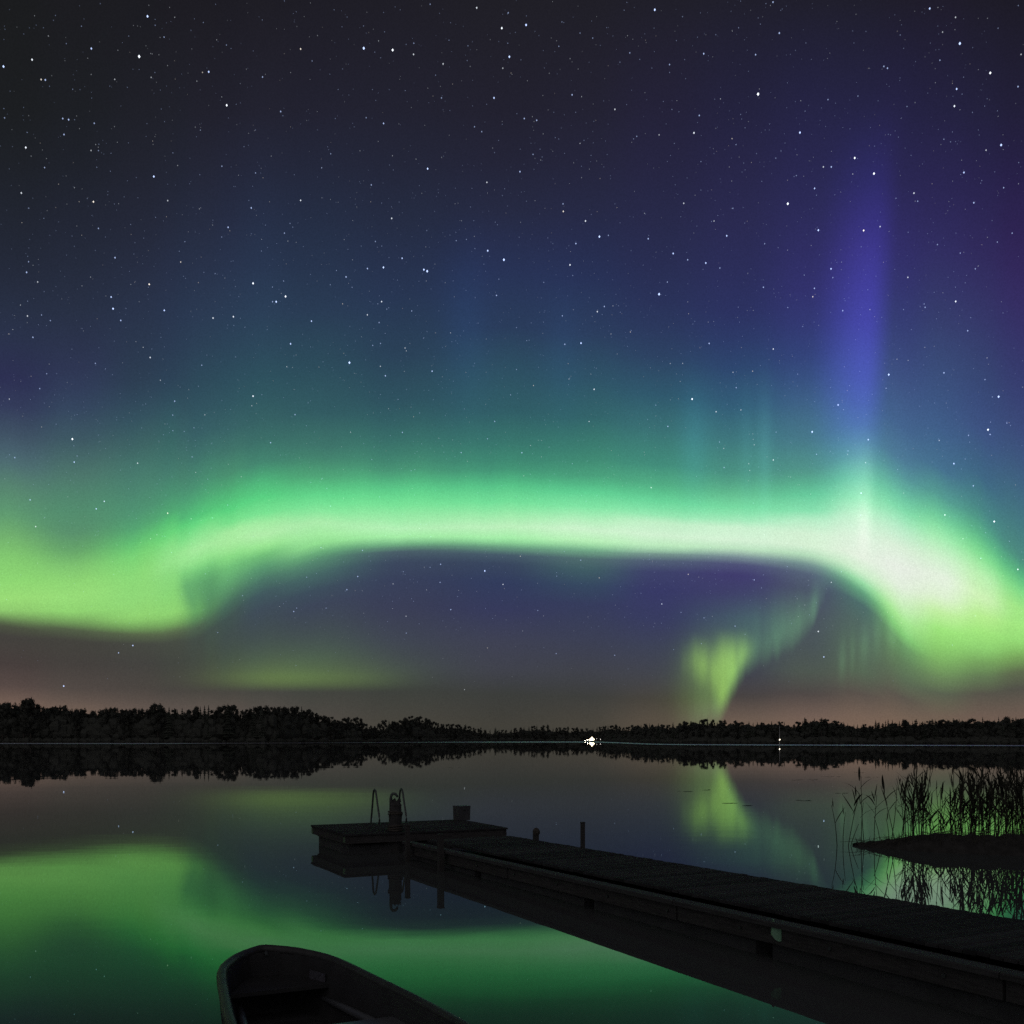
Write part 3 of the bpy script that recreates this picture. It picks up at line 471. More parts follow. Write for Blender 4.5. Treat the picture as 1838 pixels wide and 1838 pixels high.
def conifer(seed, wide, ragged):
    q = random.Random(seed); mb = MB(); L = 13
    for j in range(L):
        t = j/(L-1); z = 0.14+0.80*t; r = (0.17*(1-t)**0.75+0.016)*wide*(1+q.uniform(-ragged, ragged)); n = 9
        o = len(mb.v); mb.v.append((0, 0, z+0.085*(1.1-0.6*t)))
        for k in range(n*2):
            a = math.pi*k/n; rr = r*(1.0 if k % 2 else 0.55)*(0.8+0.4*q.random()); mb.v.append((rr*math.cos(a), rr*math.sin(a), z-0.02*q.random()-(0.02 if k % 2 else 0)))
        for k in range(n*2): mb.f.append((o, o+1+k, o+1+(k+1) % (n*2)))
    mb.tube([(0,0,0.9),(0,0,0.985)], [0.012,0.004], 5)
    leaves(mb, (0,0,0.5), 0.10*wide, 0.34, 90, 0.018, q)
    return mb
def pine(seed):
    q = random.Random(seed); mb = MB()
    for i in range(5):
        a = q.uniform(0,6.28); h = 0.62+0.32*i/4; r = 0.09*q.random()*(1.3-h); c = (r*math.cos(a)*1.6, r*math.sin(a)*1.6, h*0.96)
        s = q.uniform(0.07,0.12)*(1.5-h); blob(mb, c, s*1.2, s*0.55, q); leaves(mb, c, s*1.45, s*0.7, 70, 0.018, q)
    leaves(mb, (0,0,0.93), 0.04, 0.07, 60, 0.014, q)
    return mb
def trunk(h, r):
    return MB().tube([(0,0,-0.03),(0.006,0,0.3*h),(-0.006,0.004,0.65*h),(0,0,h)], [r,r*0.75,r*0.5,r*0.2], 6)
KINDS = []
for i, wd in enumerate((1.0, 0.8, 1.2, 0.9, 1.35)): KINDS.append(('broadleaf_tree', broadleaf(40+i, wd).mesh('crown', M['leaf']), trunk(0.7, 0.018).mesh('trunk', M['bark']), 'round-topped dark broadleaf tree'))
for i, (wd, rg) in enumerate(((0.9,0.2), (1.1,0.3), (0.75,0.25))): KINDS.append(('spruce_tree', conifer(60+i, wd, rg).mesh('crown', M['needle']), trunk(0.9, 0.014).mesh('trunk', M['bark']), 'pointed dark spruce'))
for i in range(2): KINDS.append(('pine_tree', pine(80+i).mesh('crown', M['needle']), trunk(0.9, 0.013).mesh('trunk', M['bark']), 'flat-crowned dark pine'))
def where(px):
    if px < 440: return 'on the high left shore', 'left'
    if px < 620: return 'on the rounded hump above the platform', 'hump'
    if px < 900: return 'on the ridge above the ladder', 'ridge'
    if px < 1210: return 'behind the brightly lit boathouse', 'middle'
    return 'on the low right shore', 'right'
def plant(px, kind, ytop, back, wmul=1.0, label=None):
    D = shore(px)+back; z0 = 0.6+min(back, 60)*0.02; zt = CAM_H + D*(HZ-ytop)/1838.0; h = max(2.5, (zt-z0)*1.0)
    name, cr, tr, lab = KINDS[kind]; loc_txt, grp = where(px)
    t = thing(name, label or f'{lab} in the skyline {loc_txt}', 'tree', (bearing(px, D), D, z0), rnd.uniform(0, 6.28), f'{lab}s {grp}')
    s = h*wmul*rnd.uniform(0.9,1.15)
    for nm, me in (('trunk', tr), ('crown', cr)):
        o = obj(nm, me, t); o.scale = (s, s, h)
px = -46.0; ntree = 0
while px < 1890:
    y = sky_y(px); left = px < 620
    r = rnd.random()
    if px < 580: k = rnd.choice((0,1,2,3,3,1)) if r < 0.72 else rnd.choice((5,7,8))
    elif px < 900: k = rnd.choice((0,2,3,4)) if r < 0.85 else rnd.choice((5,8))
    elif px < 1430: k = rnd.choice((0,1,2,3)) if r < 0.5 else rnd.choice((5,6,7,9))
    else: k = rnd.choice((0,1,3)) if r < 0.3 else rnd.choice((5,6,7,7,8))
    wm = 0.95 if px < 900 else (1.1 if k < 5 else (0.95 if px < 1430 else 0.95))
    plant(px, k, y + (rnd.choice((0,0,0.5,1.5,-0.5)) if px < 1200 else rnd.choice((-2,-1,0,1.5,3.5,5))) - (1.2 if k >= 5 else 0), rnd.uniform(3, 16), wm); ntree += 1
    px += rnd.uniform(6.0, 10.5) if px < 1430 else rnd.uniform(4.2, 8.0)
for px_, y_, k_, lb in ((43,1253.5,1,'taller pair-mate broadleaf tree, left one of two poking above the far left treeline'), (55,1252,3,'tallest broadleaf tree poking above the far left treeline, right one of two'), (283,1261,0,'single high round broadleaf tree standing proud of the left treeline'), (409,1261.5,6,'ragged spruce peak above the end of the left treeline'), (890,1304.5,7,'lone small spruce tip in the low notch between the ridges')):
    plant(px_, k_, y_, 2.0, 0.9, lb)
# the wood behind reads as one mass
fm = MB(); q = random.Random(77)
def mass(px, back, drop):
    D = shore(px)+back; ys = max(sky_y(px+d) for d in (-16,-8,0,8,16)); zt = CAM_H + D*(HZ-(ys+drop))/1838.0
    c = bearing(px, D); hh = max(2.4, zt-0.3)
    for _ in range(6):
        f = q.random(); rz = hh*q.uniform(0.13,0.24); rx = rz*q.uniform(0.7,1.2); cc = (c+q.uniform(-0.22,0.22)*hh, D+q.uniform(-0.15,0.15)*hh, 0.3+min(hh-rz, rz+f*(hh-2*rz)))
        blob(fm, cc, rx, rz, q, 7, 4); leaves(fm, cc, rx, rz, 12, 0.38, q)
    blob(fm, (c, D+2.0, 0.3+hh*0.42), hh*0.36, hh*0.42, q, 7, 5)
px = -1500.0
while px < 3200:
    if px < -120 or px > 1960:
        mass(px, q.uniform(10,30), q.uniform(-3,6)); px += 9
    else:
        mass(px, q.uniform(22,45), q.uniform(2.5,6) if px < 1150 else q.uniform(1.5,4)); mass(px+3, q.uniform(6,12), q.uniform(9,16)); px += 6
px = -60.0
while px < 1900:          # shore scrub
    D = shore(px)+q.uniform(1.5,4.0); hgt = q.uniform(1.0,3.2)
    if not 1046 < px < 1084: blob(fm, (bearing(px,D), D, hgt*0.45), hgt*0.8, hgt*0.6, q, 7, 4); leaves(fm, (bearing(px,D), D, hgt*0.5), hgt*0.85, hgt*0.6, 14, 0.3, q)
    px += 3.5
tag(fm.build('forest', M['leaf']), 'dense dark wood behind the skyline trees on the far shore', 'forest', kind='stuff')

# ---------------------------------------------------------------- lit boathouse and lamps on the far shore
D = shore(1062)-6.0; bx_ = bearing(1062.5, D)
bh = thing('boathouse', 'small brightly lit gabled boathouse at the water on the far shore', 'boathouse', (bx_, D, 0.15), 0.06)
W2, Hh, G, Lh = 2.1, 2.3, 3.9, 5.0
def wall(name, pts, m=M['paint']): return MB().poly(pts, [tuple(range(len(pts)))]).build(name, m, bh)
fr = MB().poly([(-W2,0,0),(W2,0,0),(W2,0,Hh),(0,0,G),(-W2,0,Hh),(-W2,0.15,0),(W2,0.15,0),(W2,0.15,Hh),(0,0.15,G),(-W2,0.15,Hh)], [(0,1,2,3,4),(9,8,7,6,5)]+[(i,(i+1)%5+0,(i+1)%5+5,i+5) for i in range(5)])
fr.build('front_wall', M['white'], bh)
MB().box((-W2+0.06, Lh/2, Hh/2), (0.12, Lh-0.3, Hh)).build('side_wall', M['paint'], bh); MB().box((W2-0.06, Lh/2, Hh/2), (0.12, Lh-0.3, Hh)).build('side_wall', M['paint'], bh)
MB().box((0, Lh-0.08, Hh/2), (2*W2-0.3, 0.12, Hh)).build('back_wall', M['paint'], bh)
sl = math.atan2(G-Hh, W2); rl = math.hypot(G-Hh, W2)+0.35
for s in (-1, 1):
    MB().box((s*(W2/2+0.06), Lh/2-0.2, (Hh+G)/2+0.06), (rl, Lh+0.7, 0.1), Matrix.Rotation(s*sl, 3, 'Y')).build('roof', M['roof'], bh)
for wx, wz, ww, wh in ((-1.25,1.15,1.0,1.5), (1.25,1.15,1.0,1.5), (0,1.1,1.15,2.1), (0,2.85,1.3,0.75)):
    f = MB().box((wx, -0.03, wz), (ww+0.16, 0.05, wh+0.16)).build('window', M['white'], bh)
    MB().box((wx, -0.07, wz), (ww, 0.03, wh)).build('pane', M['win'], f)
MB().box((0, -2.2, 0.05), (4.4, 4.2, 0.12)).build('landing_stage', M['board'], bh)
def lamp_post(px, D, z, r, m, label):
    t = thing('lamp_post', label, 'lamp post', (bearing(px, D), D, -0.2))
    MB().tube([(0,0,0),(0,0,z+0.2)], [0.05,0.035], 6).build('pole', M['steel'], t)
    q_ = random.Random(1); lb = MB(); blob(lb, (0,0,z+0.2+r*0.8), r, r, random.Random(4), 10, 8); lmp = lb.build('lamp', m, t)
    MB().tube([(0,0,z+0.2+1.75*r),(0,0,z+0.24+2.0*r)], [r*1.5, 0.02], 10).build('hood', M['steel'], lmp)
D = shore(1056)-9.0
lamp_post(1054.7, D, 1.2, 0.24, M['lamp'], 'low lamp just left of the lit boathouse, at the water edge')
lamp_post(1050.3, D-4, 0.6, 0.15, M['lamp'], 'lowest lamp farthest left of the lit boathouse')
lamp_post(1071.0, D+1, 2.2, 0.16, M['dim'], 'dim lamp just right of the lit boathouse')
lamp_post(1077.8, shore(1077.8)-3, 1.6, 0.24, M['dim'], 'separate dim lamp farthest right of the lit boathouse')
# mast with a lamp on the right far shore
D = shore(1399)-2.0
mt = thing('flagpole', 'thin pale flagpole with a small lamp at its foot on the right far shore', 'flagpole', (bearing(1399.3, D), D, -0.2))
MB().tube([(0,0,0),(0,0,4),(0,0,7.2)], [0.09,0.07,0.05], 7).build('pole', M['white'], mt)
MB().box((-0.1,-0.28,2.05), (0.34,0.10,0.30)).build('bracket', M['steel'], mt)
lb = MB(); blob(lb, (-0.1,-0.5,2.05), 0.17, 0.17, random.Random(3), 10, 8); lb.build('lamp', M['pole_lamp'], mt)
lb = MB(); blob(lb, (0,0,7.27), 0.09, 0.09, random.Random(3), 8, 6); lb.build('finial', M['white'], mt)
# ---------------------------------------------------------------- dock walkway
DV = Vector((0.462, -0.887, 0.0)).normalized(); NV = Vector((-DV.y, DV.x, 0))       # along the walkway to shore / away from the viewer
P0 = Vector((0.355, 14.2, 0)); S0, S1 = -5.15, 15.5
def zw(s): return 0.330 + (s+5.0)*0.0082
slope = math.atan(0.0082); ang = math.atan2(DV.y, DV.x)
dock = thing('dock_walkway', 'long dark plank walkway running from the lower right out to the platform', 'dock', (P0.x, P0.y, 0), ang)
def wl(s, n, z): return Vector((s, n, z))        # local: x along, y away from viewer
RS = Matrix.Rotation(-slope, 3, 'Y')
pl_me = MB().box((0,0,0), (0.118, 1.70, 0.036)).mesh('plank', M['plank'])
pl_me = MB().box((0,0,0), (1.72, 0.118, 0.036), rz3(math.pi/2), bev=0.006).mesh('plank', M['plank'])
s = S0+0.08; q = random.Random(9)
while s < S1:
    o = obj('plank', pl_me, dock, (s, 1.36+q.uniform(-0.012,0.012), zw(s)-0.018+q.uniform(-0.002,0.003)), (q.uniform(-0.003,0.003), -slope, q.uniform(-0.006,0.006)))
    s += 0.128
def run(name, n, width, dz, hgt, m, seg, s0=S0, s1=S1, gap=0.012):
    k = int((s1-s0)/seg+0.5)
    L = (s1-s0)/k
    me = MB().box((0,0,0), (L-gap, width, hgt), bev=min(0.012, hgt*0.2)).mesh(name, m)
    for i in range(k):
        c = s0+(i+0.5)*L; obj(name, me, dock, (c, n, zw(c)-dz-hgt/2), (0, -slope, 0))
run('stringer', 0.335, 0.30, 0.075, 0.10, M['beam'], 4.1)
run('edge_board', 0.09, 0.18, 0.004, 0.05, M['board'], 4.1)
run('fascia_beam', 0.105, 0.09, 0.058, 0.17, M['beam'], 4.1, gap=0.03)
run('far_beam', 2.12, 0.09, 0.040, 0.19, M['beam'], 4.1, gap=0.03)
for i in range(6):
    c = S0+1.2+i*3.35; L = 3.1
    MB().box((c, 1.12, (zw(c)-0.24-0.35)/2+0.0), (L, 1.90, zw(c)-0.24+0.35), bev=0.03).build('float', M['float'], dock)
for i in range(16):
    c = S0+0.6+i*1.25
    MB().tube([(c, 0.055, zw(c)-0.14), (c, 0.038, zw(c)-0.14)], 0.018, 8).build('bolt', M['steel'], dock)

def wpos(s, n, z): return P0 + DV*s + NV*n + Vector((0,0,z))
def post(s, n, top, w, label, cap=0.0, rag=False, lean=(0,0)):
    p = wpos(s, n, 0.0); t = thing('mooring_post', label, 'post', (p.x, p.y, -0.6), ang)
    h = top+0.6
    m = MB().box((lean[0]*0.5, lean[1]*0.5, h/2), (w, w, h), Matrix.Rotation(lean[0]/h, 3, 'Y'))
    m.build('shaft', M['beam'], t)
    if rag:
        rr = random.Random(2); cm = MB(); blob(cm, (lean[0]+0.01, 0, h-0.03), w*0.85, 0.07, rr, 8, 5); rw_ = cm.build('rope_wrap', M['rope'], t)
        MB().tube([(w*0.3,0,h-0.02),(-w*0.8,0.01,h-0.05),(-w*1.0,0.0,h-0.09)], 0.012, 5).build('rope_end', M['rope'], rw_)
    else:
        MB().box((lean[0], lean[1], h+0.006), (w*1.12, w*1.12, 0.02), bev=0.004).build('cap', M['board'], t)
post(-2.44, 2.225, 0.77, 0.058, 'tall thin post on the far edge of the walkway')
post(-4.09, 2.225, 0.52, 0.085, 'short rope-wrapped post stub on the far edge near the platform', rag=True)
post(-4.70, -0.06, 0.645, 0.075, 'short post on the near edge, the one closest to the pile')
post(-3.22, -0.06, 0.60, 0.09, 'thicker short post on the near edge, farther from the pile')
# pale tag on the near side
p = wpos(4.74, 0.05, 0); tg = thing('marker_tag', 'pale green plastic tag hanging on the near side of the walkway', 'tag', (p.x, p.y, zw(4.74)-0.09), ang)
pts, fc = [], []
for k in range(7):
    u = k/6; bow = 0.016*math.sin(u*math.pi*1.4); x = -0.062+0.124*u
    pts += [(x, -0.012-bow, 0.048-0.022*u-0.006*math.sin(u*6.28)), (x, -0.018-bow*1.4, -0.040-0.052*u+0.016*math.sin(u*6.28))]
b = len(pts); pts += [(x, y+0.003, z) for x, y, z in pts]
for k in range(6): fc += [(2*k,2*k+1,2*k+3,2*k+2), (b+2*k+2,b+2*k+3,b+2*k+1,b+2*k), (2*k,2*k+2,b+2*k+2,b+2*k), (2*k+1,b+2*k+1,b+2*k+3,2*k+3)]
fc += [(0,b,b+1,1), (12,13,b+13,b+12)]
tsh = MB().poly(pts, fc).build('sheet', M['tagp'], tg)
MB().box((-0.044, -0.008, 0.078), (0.030, 0.006, 0.066), Matrix.Rotation(0.05,3,'Y')).build('strap', M['tagp'], tsh)
MB().tube([(-0.044,-0.004,0.10),(-0.044,-0.018,0.10)], 0.007, 8).build('nail', M['steel'], tsh)

# ---------------------------------------------------------------- end platform
PA = math.radians(26.4); PC = Vector((-2.14, 21.00, 0)); PL, PW, PZ = 3.40, 2.42, 0.405
plat = thing('dock_platform', 'square-cornered swimming platform at the far end of the walkway', 'platform', (PC.x, PC.y, 0), PA)
pm = MB().box((0,0,0), (PL, 0.118, 0.034), bev=0.006).mesh('plank', M['plank'])
y = -PW/2+0.06; q = random.Random(4)
while y < PW/2:
    obj('plank', pm, plat, (q.uniform(-0.008,0.008), y, PZ-0.017+q.uniform(-0.001,0.002)), (0, 0, q.uniform(-0.002,0.002))); y += 0.1278
for sx in (-1, 1): MB().box((sx*(PL/2-0.055), 0, PZ-0.034-0.075), (0.07, PW-0.08, 0.14), bev=0.008).build('frame_beam', M['beam'], plat)
for sy in (-1, 1): MB().box((0, sy*(PW/2-0.06), PZ-0.036-0.074), (PL-0.19, 0.07, 0.138), bev=0.008).build('frame_beam', M['beam'], plat)
for sx in (-1, 1): MB().box((sx*(PL/2-0.16), 0, PZ-0.20), (0.10, PW-0.3, 0.05), bev=0.008).build('bearer', M['beam'], plat)
for sx in (-1, 0, 1): MB().box((sx*1.06, 0, (PZ-0.226-0.4)/2), (1.02, PW-0.36, PZ-0.226+0.4), bev=0.03).build('float', M['float'], plat)
for sx in (-1, 1):
    for sy in (-1, 1): MB().box((sx*(PL/2-0.017), sy*(PW/2-0.10), PZ-0.11), (0.008, 0.12, 0.10)).build('corner_bracket', M['steel'], plat)
def ploc(x, y, z=0): v = rz3(PA) @ Vector((x, y, 0)); return (PC.x+v.x, PC.y+v.y, z)
# ladder on the far edge
lx = None
def px_of(v): return 919+1838*v[0]/v[1]
bestx = min((abs(px_of(ploc(x*0.01, PW/2-0.25))-699), x*0.01) for x in range(-180, 181))[1]
ld = thing('swim_ladder', 'steel swimming ladder with two hooped handrails on the far edge of the platform', 'ladder', ploc(bestx, PW/2, PZ), PA)
for sx in (-1, 1):
    x = sx*0.30; pts = []
    A, B_ = (x, -0.42, 0.0), (x, 0.10, -0.05)
    pts = [(x,-0.40,0.005),(x,-0.455,0.03),(x,-0.47,0.09),(x,-0.45,0.16),(x,-0.34,0.42),(x,-0.255,0.62),(x,-0.215,0.69),(x,-0.155,0.715),(x,-0.10,0.69),(x,-0.065,0.62),(x,-0.02,0.42),(x,0.05,0.14),(x,0.085,0.0),(x,0.10,-0.3),(x,0.10,-1.3)]
    hr_ = MB().tube(pts, 0.021, 8).build('handrail', M['steel'], ld, True)
    MB().box((x,-0.38,0.006), (0.09,0.16,0.010), bev=0.002).build('foot_plate', M['steel'], hr_)
for i in range(4): MB().tube([(-0.30,0.10,-0.35-0.27*i),(0.30,0.10,-0.35-0.27*i)], 0.02, 8).build('rung', M['steel'], ld)
# pile through the deck
bp = Vector((bearing(709.5, 19.86), 19.86, 0))
pi_ = thing('mooring_pile', 'stout ragged pile with a bent hook on top, at the near platform edge', 'pile', (bp.x, bp.y, -0.9))
q = random.Random(21); n = 16; rings = []
m = MB(); zs = [(0,0.130),(0.9,0.132),(1.28,0.134),(1.32,0.128),(1.55,0.126),(1.62,0.132),(1.66,0.118),(1.78,0.112),(1.82,0.118),(1.86,0.098),(1.90,0.090)]
for z, r in zs:
    rg = []
    for k in range(n):
        a = 2*math.pi*k/n; rr = r*(1+0.05*math.sin(3*a+z*4)+q.uniform(-0.03,0.03)); rg.append((rr*math.cos(a), rr*math.sin(a), z+(q.uniform(-0.035,0.035) if z > 1.85 else 0)))
    rings.append(rg)
m.v = [p for r in rings for p in r]; m.f = [(i*n+k, i*n+(k+1) % n, (i+1)*n+(k+1) % n, (i+1)*n+k) for i in range(len(zs)-1) for k in range(n)] + [tuple(range((len(zs)-1)*n, len(zs)*n))]
m.build('shaft', M['pile'], pi_)
for j, (zc, rr) in enumerate(((1.34,0.137),(1.375,0.138),(1.41,0.136),(1.64,0.132),(1.675,0.130))):
    MB().tube([(rr*math.cos(k*math.pi/9), rr*math.sin(k*math.pi/9), zc+0.012*math.sin(k*math.pi/9+j)) for k in range(19)], 0.018, 6).build('rope_coil', M['rope'], pi_)
MB().tube([(-0.085,0,1.7),(-0.085,0,1.95),(-0.075,0,2.005),(-0.045,0,2.035),(0.0,0,2.03),(0.03,0,2.0),(0.045,0,1.965)], [0.03,0.03,0.028,0.028,0.027,0.025,0.018], 8).build('hook', M['steel'], pi_, True)
for dx, dy, hh in ((-0.02,0.03,0.06),(0.05,-0.02,0.05),(0.085,0.03,0.045),(0.0,-0.06,0.05)):
    MB().tube([(dx,dy,1.87),(dx+0.01,dy,1.89+hh)], [0.03,0.006], 5).build('splinter', M['pile'], pi_)
# box on the platform
bxp = min((abs(px_of(ploc(x*0.01, PW/2-0.22))-828), x*0.01) for x in range(-180, 181))[1]
sb = thing('storage_box', 'dark lidded box standing on the far right corner of the platform', 'box', ploc(bxp, PW/2-0.24, PZ+0.004), PA+0.12)
sbody = MB().box((0,0,0.14), (0.30,0.25,0.28), taper=0.96).build('body', M['box'], sb)
MB().box((0,0,0.297), (0.308,0.258,0.034), bev=0.008).build('lid', M['box'], sb)
MB().box((0,-0.139,0.24), (0.08,0.012,0.025)).build('latch', M['steel'], sbody)

# ---------------------------------------------------------------- rowing boat
BA = math.atan2(-0.89, 0.45); BO = Vector((-2.03, 8.33, 0))
boat = thing('rowing_boat', 'dark plastic rowing boat with a blunt bow, cut off by the bottom edge', 'boat', (BO.x, BO.y, 0), BA)
PROF = [(0.0,0.045),(0.06,0.13),(0.16,0.24),(0.3,0.335),(0.5,0.435),(0.8,0.50),(1.2,0.56),(1.7,0.63),(2.2,0.675),(2.7,0.69),(3.3,0.67),(3.9,0.60)]
def hb(s): return pchip([a for a, b in PROF], [b for a, b in PROF], s)
def gz(s): return 0.40 + 0.085*max(0, 1-s/2.4)**1.6
def keel(s): return -0.10 + 0.42*max(0, 1-s/0.75)**2.2
NS = 30; ss = [3.9*(i/(NS-1))**1.35 for i in range(NS)]
def section(s, inset, floor=None):
    w_ = hb(s)-inset; g = gz(s); k = keel(s) if floor is None else max(floor, keel(s)+0.05); pts = []
    for t in (0.0, 0.25, 0.5, 0.72, 0.88, 1.0):
        yy = w_*(1-(1-t)**2.4)**0.62 if t < 1 else w_
        if floor is not None: yy = w_*(0.72*t/0.5 if t <= 0.5 else 0.72+0.28*((t-0.5)/0.5)**0.7)
        zz = k+(g-k)*(t**1.9 if floor is None else (0 if t <= 0.5 else ((t-0.5)/0.5)**1.1)); pts.append((yy, zz))
    return [(s, -y_, z_) for y_, z_ in pts[::-1]] + [(s, y_, z_) for y_, z_ in pts[1:]]
def shell(inset, floor, flip):
    m = MB(); rows_ = [section(s_, inset, floor) for s_ in ss if hb(s_) > inset+0.01]; n_ = len(rows_[0])
    rows_ = [[(s_[0]+(inset if i == 0 else 0), s_[1], s_[2]) for s_ in r] for i, r in enumerate(rows_)]
    m.v = [p_ for r in rows_ for p_ in r]
    for i in range(len(rows_)-1):
        for k in range(n_-1):
            f = (i*n_+k, i*n_+k+1, (i+1)*n_+k+1, (i+1)*n_+k); m.f.append(f if not flip else f[::-1])
    m.f.append(tuple(range(n_))); m.f.append(tuple(range((len(rows_)-1)*n_, len(rows_)*n_)))
    return m
shell(0.0, None, False).build('hull', M['hull'], boat, False)
inn = shell(0.055, 0.06, True).build('inner_shell', M['hull'], boat, False)
out = [(s_, -hb(s_)+0.02, gz(s_)+0.004) for s_ in ss[::-1]] + [(s_, hb(s_)-0.02, gz(s_)+0.004) for s_ in ss]
MB().tube(out, 0.036, 8).build('gunwale', M['lip'], boat, True)
MB().box((3.88,0,0.2), (0.05,1.16,0.42)).build('transom', M['hull'], boat)
def seat(s0, s1, z, th, m, name):
    w0, w1 = hb(s0)-0.075, hb(s1)-0.075
    mm = MB().poly([(s0,-w0,z),(s1,-w1,z),(s1,w1,z),(s0,w0,z),(s0,-w0,z-th),(s1,-w1,z-th),(s1,w1,z-th),(s0,w0,z-th)], [(0,1,2,3),(7,6,5,4),(0,4,5,1),(1,5,6,2),(2,6,7,3),(3,7,4,0)])
    return mm.build(name, m, boat)
seat(0.16, 0.62, 0.30, 0.03, M['hull'], 'bow_seat')
seat(1.62, 1.90, 0.27, 0.045, M['seat'], 'thwart')
seat(3.25, 3.7, 0.27, 0.05, M['seat'], 'stern_seat')
for sy in (-1, 1):
    pts = []
    for s_ in (0.66, 1.0, 1.3, 1.61): pts.append((s_, sy*(hb(s_)-0.16), 0.20))
    MB().tube(pts, [0.02,0.03,0.035,0.035], 6).build('side_moulding', M['seat'], inn, True)
for sx_ in (0.75, 1.0, 1.25): MB().box((sx_, 0, 0.075), (0.05, 2*(hb(sx_)-0.2)*0.75, 0.03), bev=0.01).build('floor_rib', M['hull'], inn)
# sticker with worn marks on the far inner side
sc_ = 0.47; yy_ = hb(sc_)-0.10
stk = MB().box((sc_, yy_-0.004, gz(sc_)-0.135), (0.20, 0.004, 0.085), rz3(0.36)).build('sticker', M['plate'], inn)
MB().tube([(0.05,0,gz(0)-0.03),(0.12,0,gz(0)+0.0),(0.16,0.0,gz(0)-0.02)], 0.012, 6).build('bow_eye', M['steel'], boat)

# ---------------------------------------------------------------- mud bank and reeds
bank = [(1530,21.15,0.0),(1545,21.05,0.35),(1575,20.8,0.55),(1620,20.5,0.75),(1680,20.2,0.95),(1740,20.0,1.1),(1838,19.8,1.3),(1950,19.6,1.6),(2200,19.2,2.2),(2700,18.0,3.5)]
rows = []; q = random.Random(31)
for i in range(70):
    t = i/69; px = 1530+1170*t**1.6; cy = pchip([a for a,b,c in bank], [b for a,b,c in bank], px); wd = pchip([a for a,b,c in bank], [c for a,b,c in bank], px)
    hgt = min(0.33, 0.03+0.0021*(px-1530))*(0.92+0.16*q.random()); r = []
    for k, (v_, zz) in enumerate(((-1.0,-0.25),(-0.86,0.02),(-0.62,0.62),(-0.25,0.95),(0.1,1.0),(0.55,0.8),(0.85,0.1),(1.0,-0.25))):
        yv = cy+v_*wd*0.55+q.uniform(-0.03,0.03); zv = zz*hgt if zz > 0 else zz
        r.append((bearing(px, cy)+v_*wd*0.12, yv, zv + (q.uniform(-0.02,0.02) if zz > 0.3 else 0)))
    rows.append(r)
o = tag(MB().poly([p_ for r in rows for p_ in r], [(i*8+k, (i+1)*8+k, (i+1)*8+k+1, i*8+k+1) for i in range(69) for k in range(7)]).build('mud_bank', M['mud'], smooth=True), 'low dark mud bank tapering to a point in front of the reeds', 'bank', kind='structure')
# reed prototypes
leaf_me = []
for i in range(4):
    q = random.Random(100+i); L = 1.0; droop = (0.05,0.15,0.3,0.5)[i]; pts = []; fc = []
    for k in range(6):
        t = k/5; w_ = 0.050*(math.sin(math.pi*min(1, t*0.93+0.07))**0.8)*(1-0.25*t); x = t*math.cos(droop*t); z = -droop*t*t*0.9
        pts += [(x, -w_, z+0.008), (x, 0, z-0.008*(1-t)), (x, w_, z+0.008)]
    for k in range(5): fc += [(3*k,3*k+1,3*k+4,3*k+3), (3*k+1,3*k+2,3*k+5,3*k+4)]
    leaf_me.append(MB().poly(pts, fc).mesh('leaf', M['reed']))
stem_me = []
for i in range(4):
    q = random.Random(200+i); c = (0.0,0.05,-0.04,0.09)[i]
    stem_me.append(MB().tube([(c*t*t, 0.02*math.sin(t*4+i), t) for t in (0,0.2,0.4,0.6,0.8,1.0)], [0.0055,0.005,0.0045,0.0042,0.0036,0.0028], 5).mesh('stem', M['stem']))
q = random.Random(300); pm_ = MB()
for k in range(26):
    t = q.random(); a = q.uniform(0,6.28); r0 = 0.018*(1-t*0.7); p0 = Vector((0,0,t*0.16)); p1 = p0+Vector((r0*math.cos(a), r0*math.sin(a), 0.035)); sd = Vector((-math.sin(a), math.cos(a), 0))*0.004
    b = len(pm_.v); pm_.v += [tuple(p0-sd), tuple(p0+sd), tuple(p1)]; pm_.f.append((b,b+1,b+2))
pm_.tube([(0,0,0),(0,0,0.1),(0,0,0.18)], [0.006,0.009,0.001], 5); plume_me = pm_.mesh('plume', M['plume'])
spike_me = MB().tube([(0,0,-0.02),(0,0,0.0),(0,0,0.03),(0,0,0.10),(0,0,0.13),(0,0,0.19)], [0.002,0.006,0.011,0.010,0.004,0.001], 6).mesh('seed_spike', M['plume'])
def reed(px, D, z0, h, lean, az, nleaf, label, group=None, q=random, top=None, lsize=1.0, lo=0.45):
    t = thing('reed', label, 'reed', (bearing(px, D), D, z0), 0, group)
    k = q.randrange(4); R = Euler((0, lean, az)); st = obj('stem', stem_me[k], t, (0,0,0), R); st.scale = (1.7, 1.7, h)
    c = (0.0,0.05,-0.04,0.09)[k]; Rm = R.to_matrix()
    def on(u): return Rm @ Vector((c*u*u, 0.02*math.sin(u*4+k), u*h))
    for j in range(nleaf):
        u = lo+(1.0-lo)*(j+0.4*q.random())/max(1, nleaf); a = j*2.6+q.uniform(-0.5,0.5); el = q.uniform(0.85,1.38) if u > 0.6 else q.uniform(0.7,1.25)
        l = obj('leaf', leaf_me[q.choice((0,0,1,1,2,3))], t, on(min(u, 0.98)), (0, -el, a)); s_ = q.uniform(0.22,0.42)*lsize*(1.15-0.45*abs(u-0.65)); l.scale = (s_, s_*q.uniform(0.85,1.2), s_)
    if top == 'plume': obj('plume', plume_me, t, on(0.97), R).scale = (1.0,1.0,1.0)
    elif top == 'spike': obj('seed_spike', spike_me, t, on(0.97), R)
    return t
q = random.Random(52)
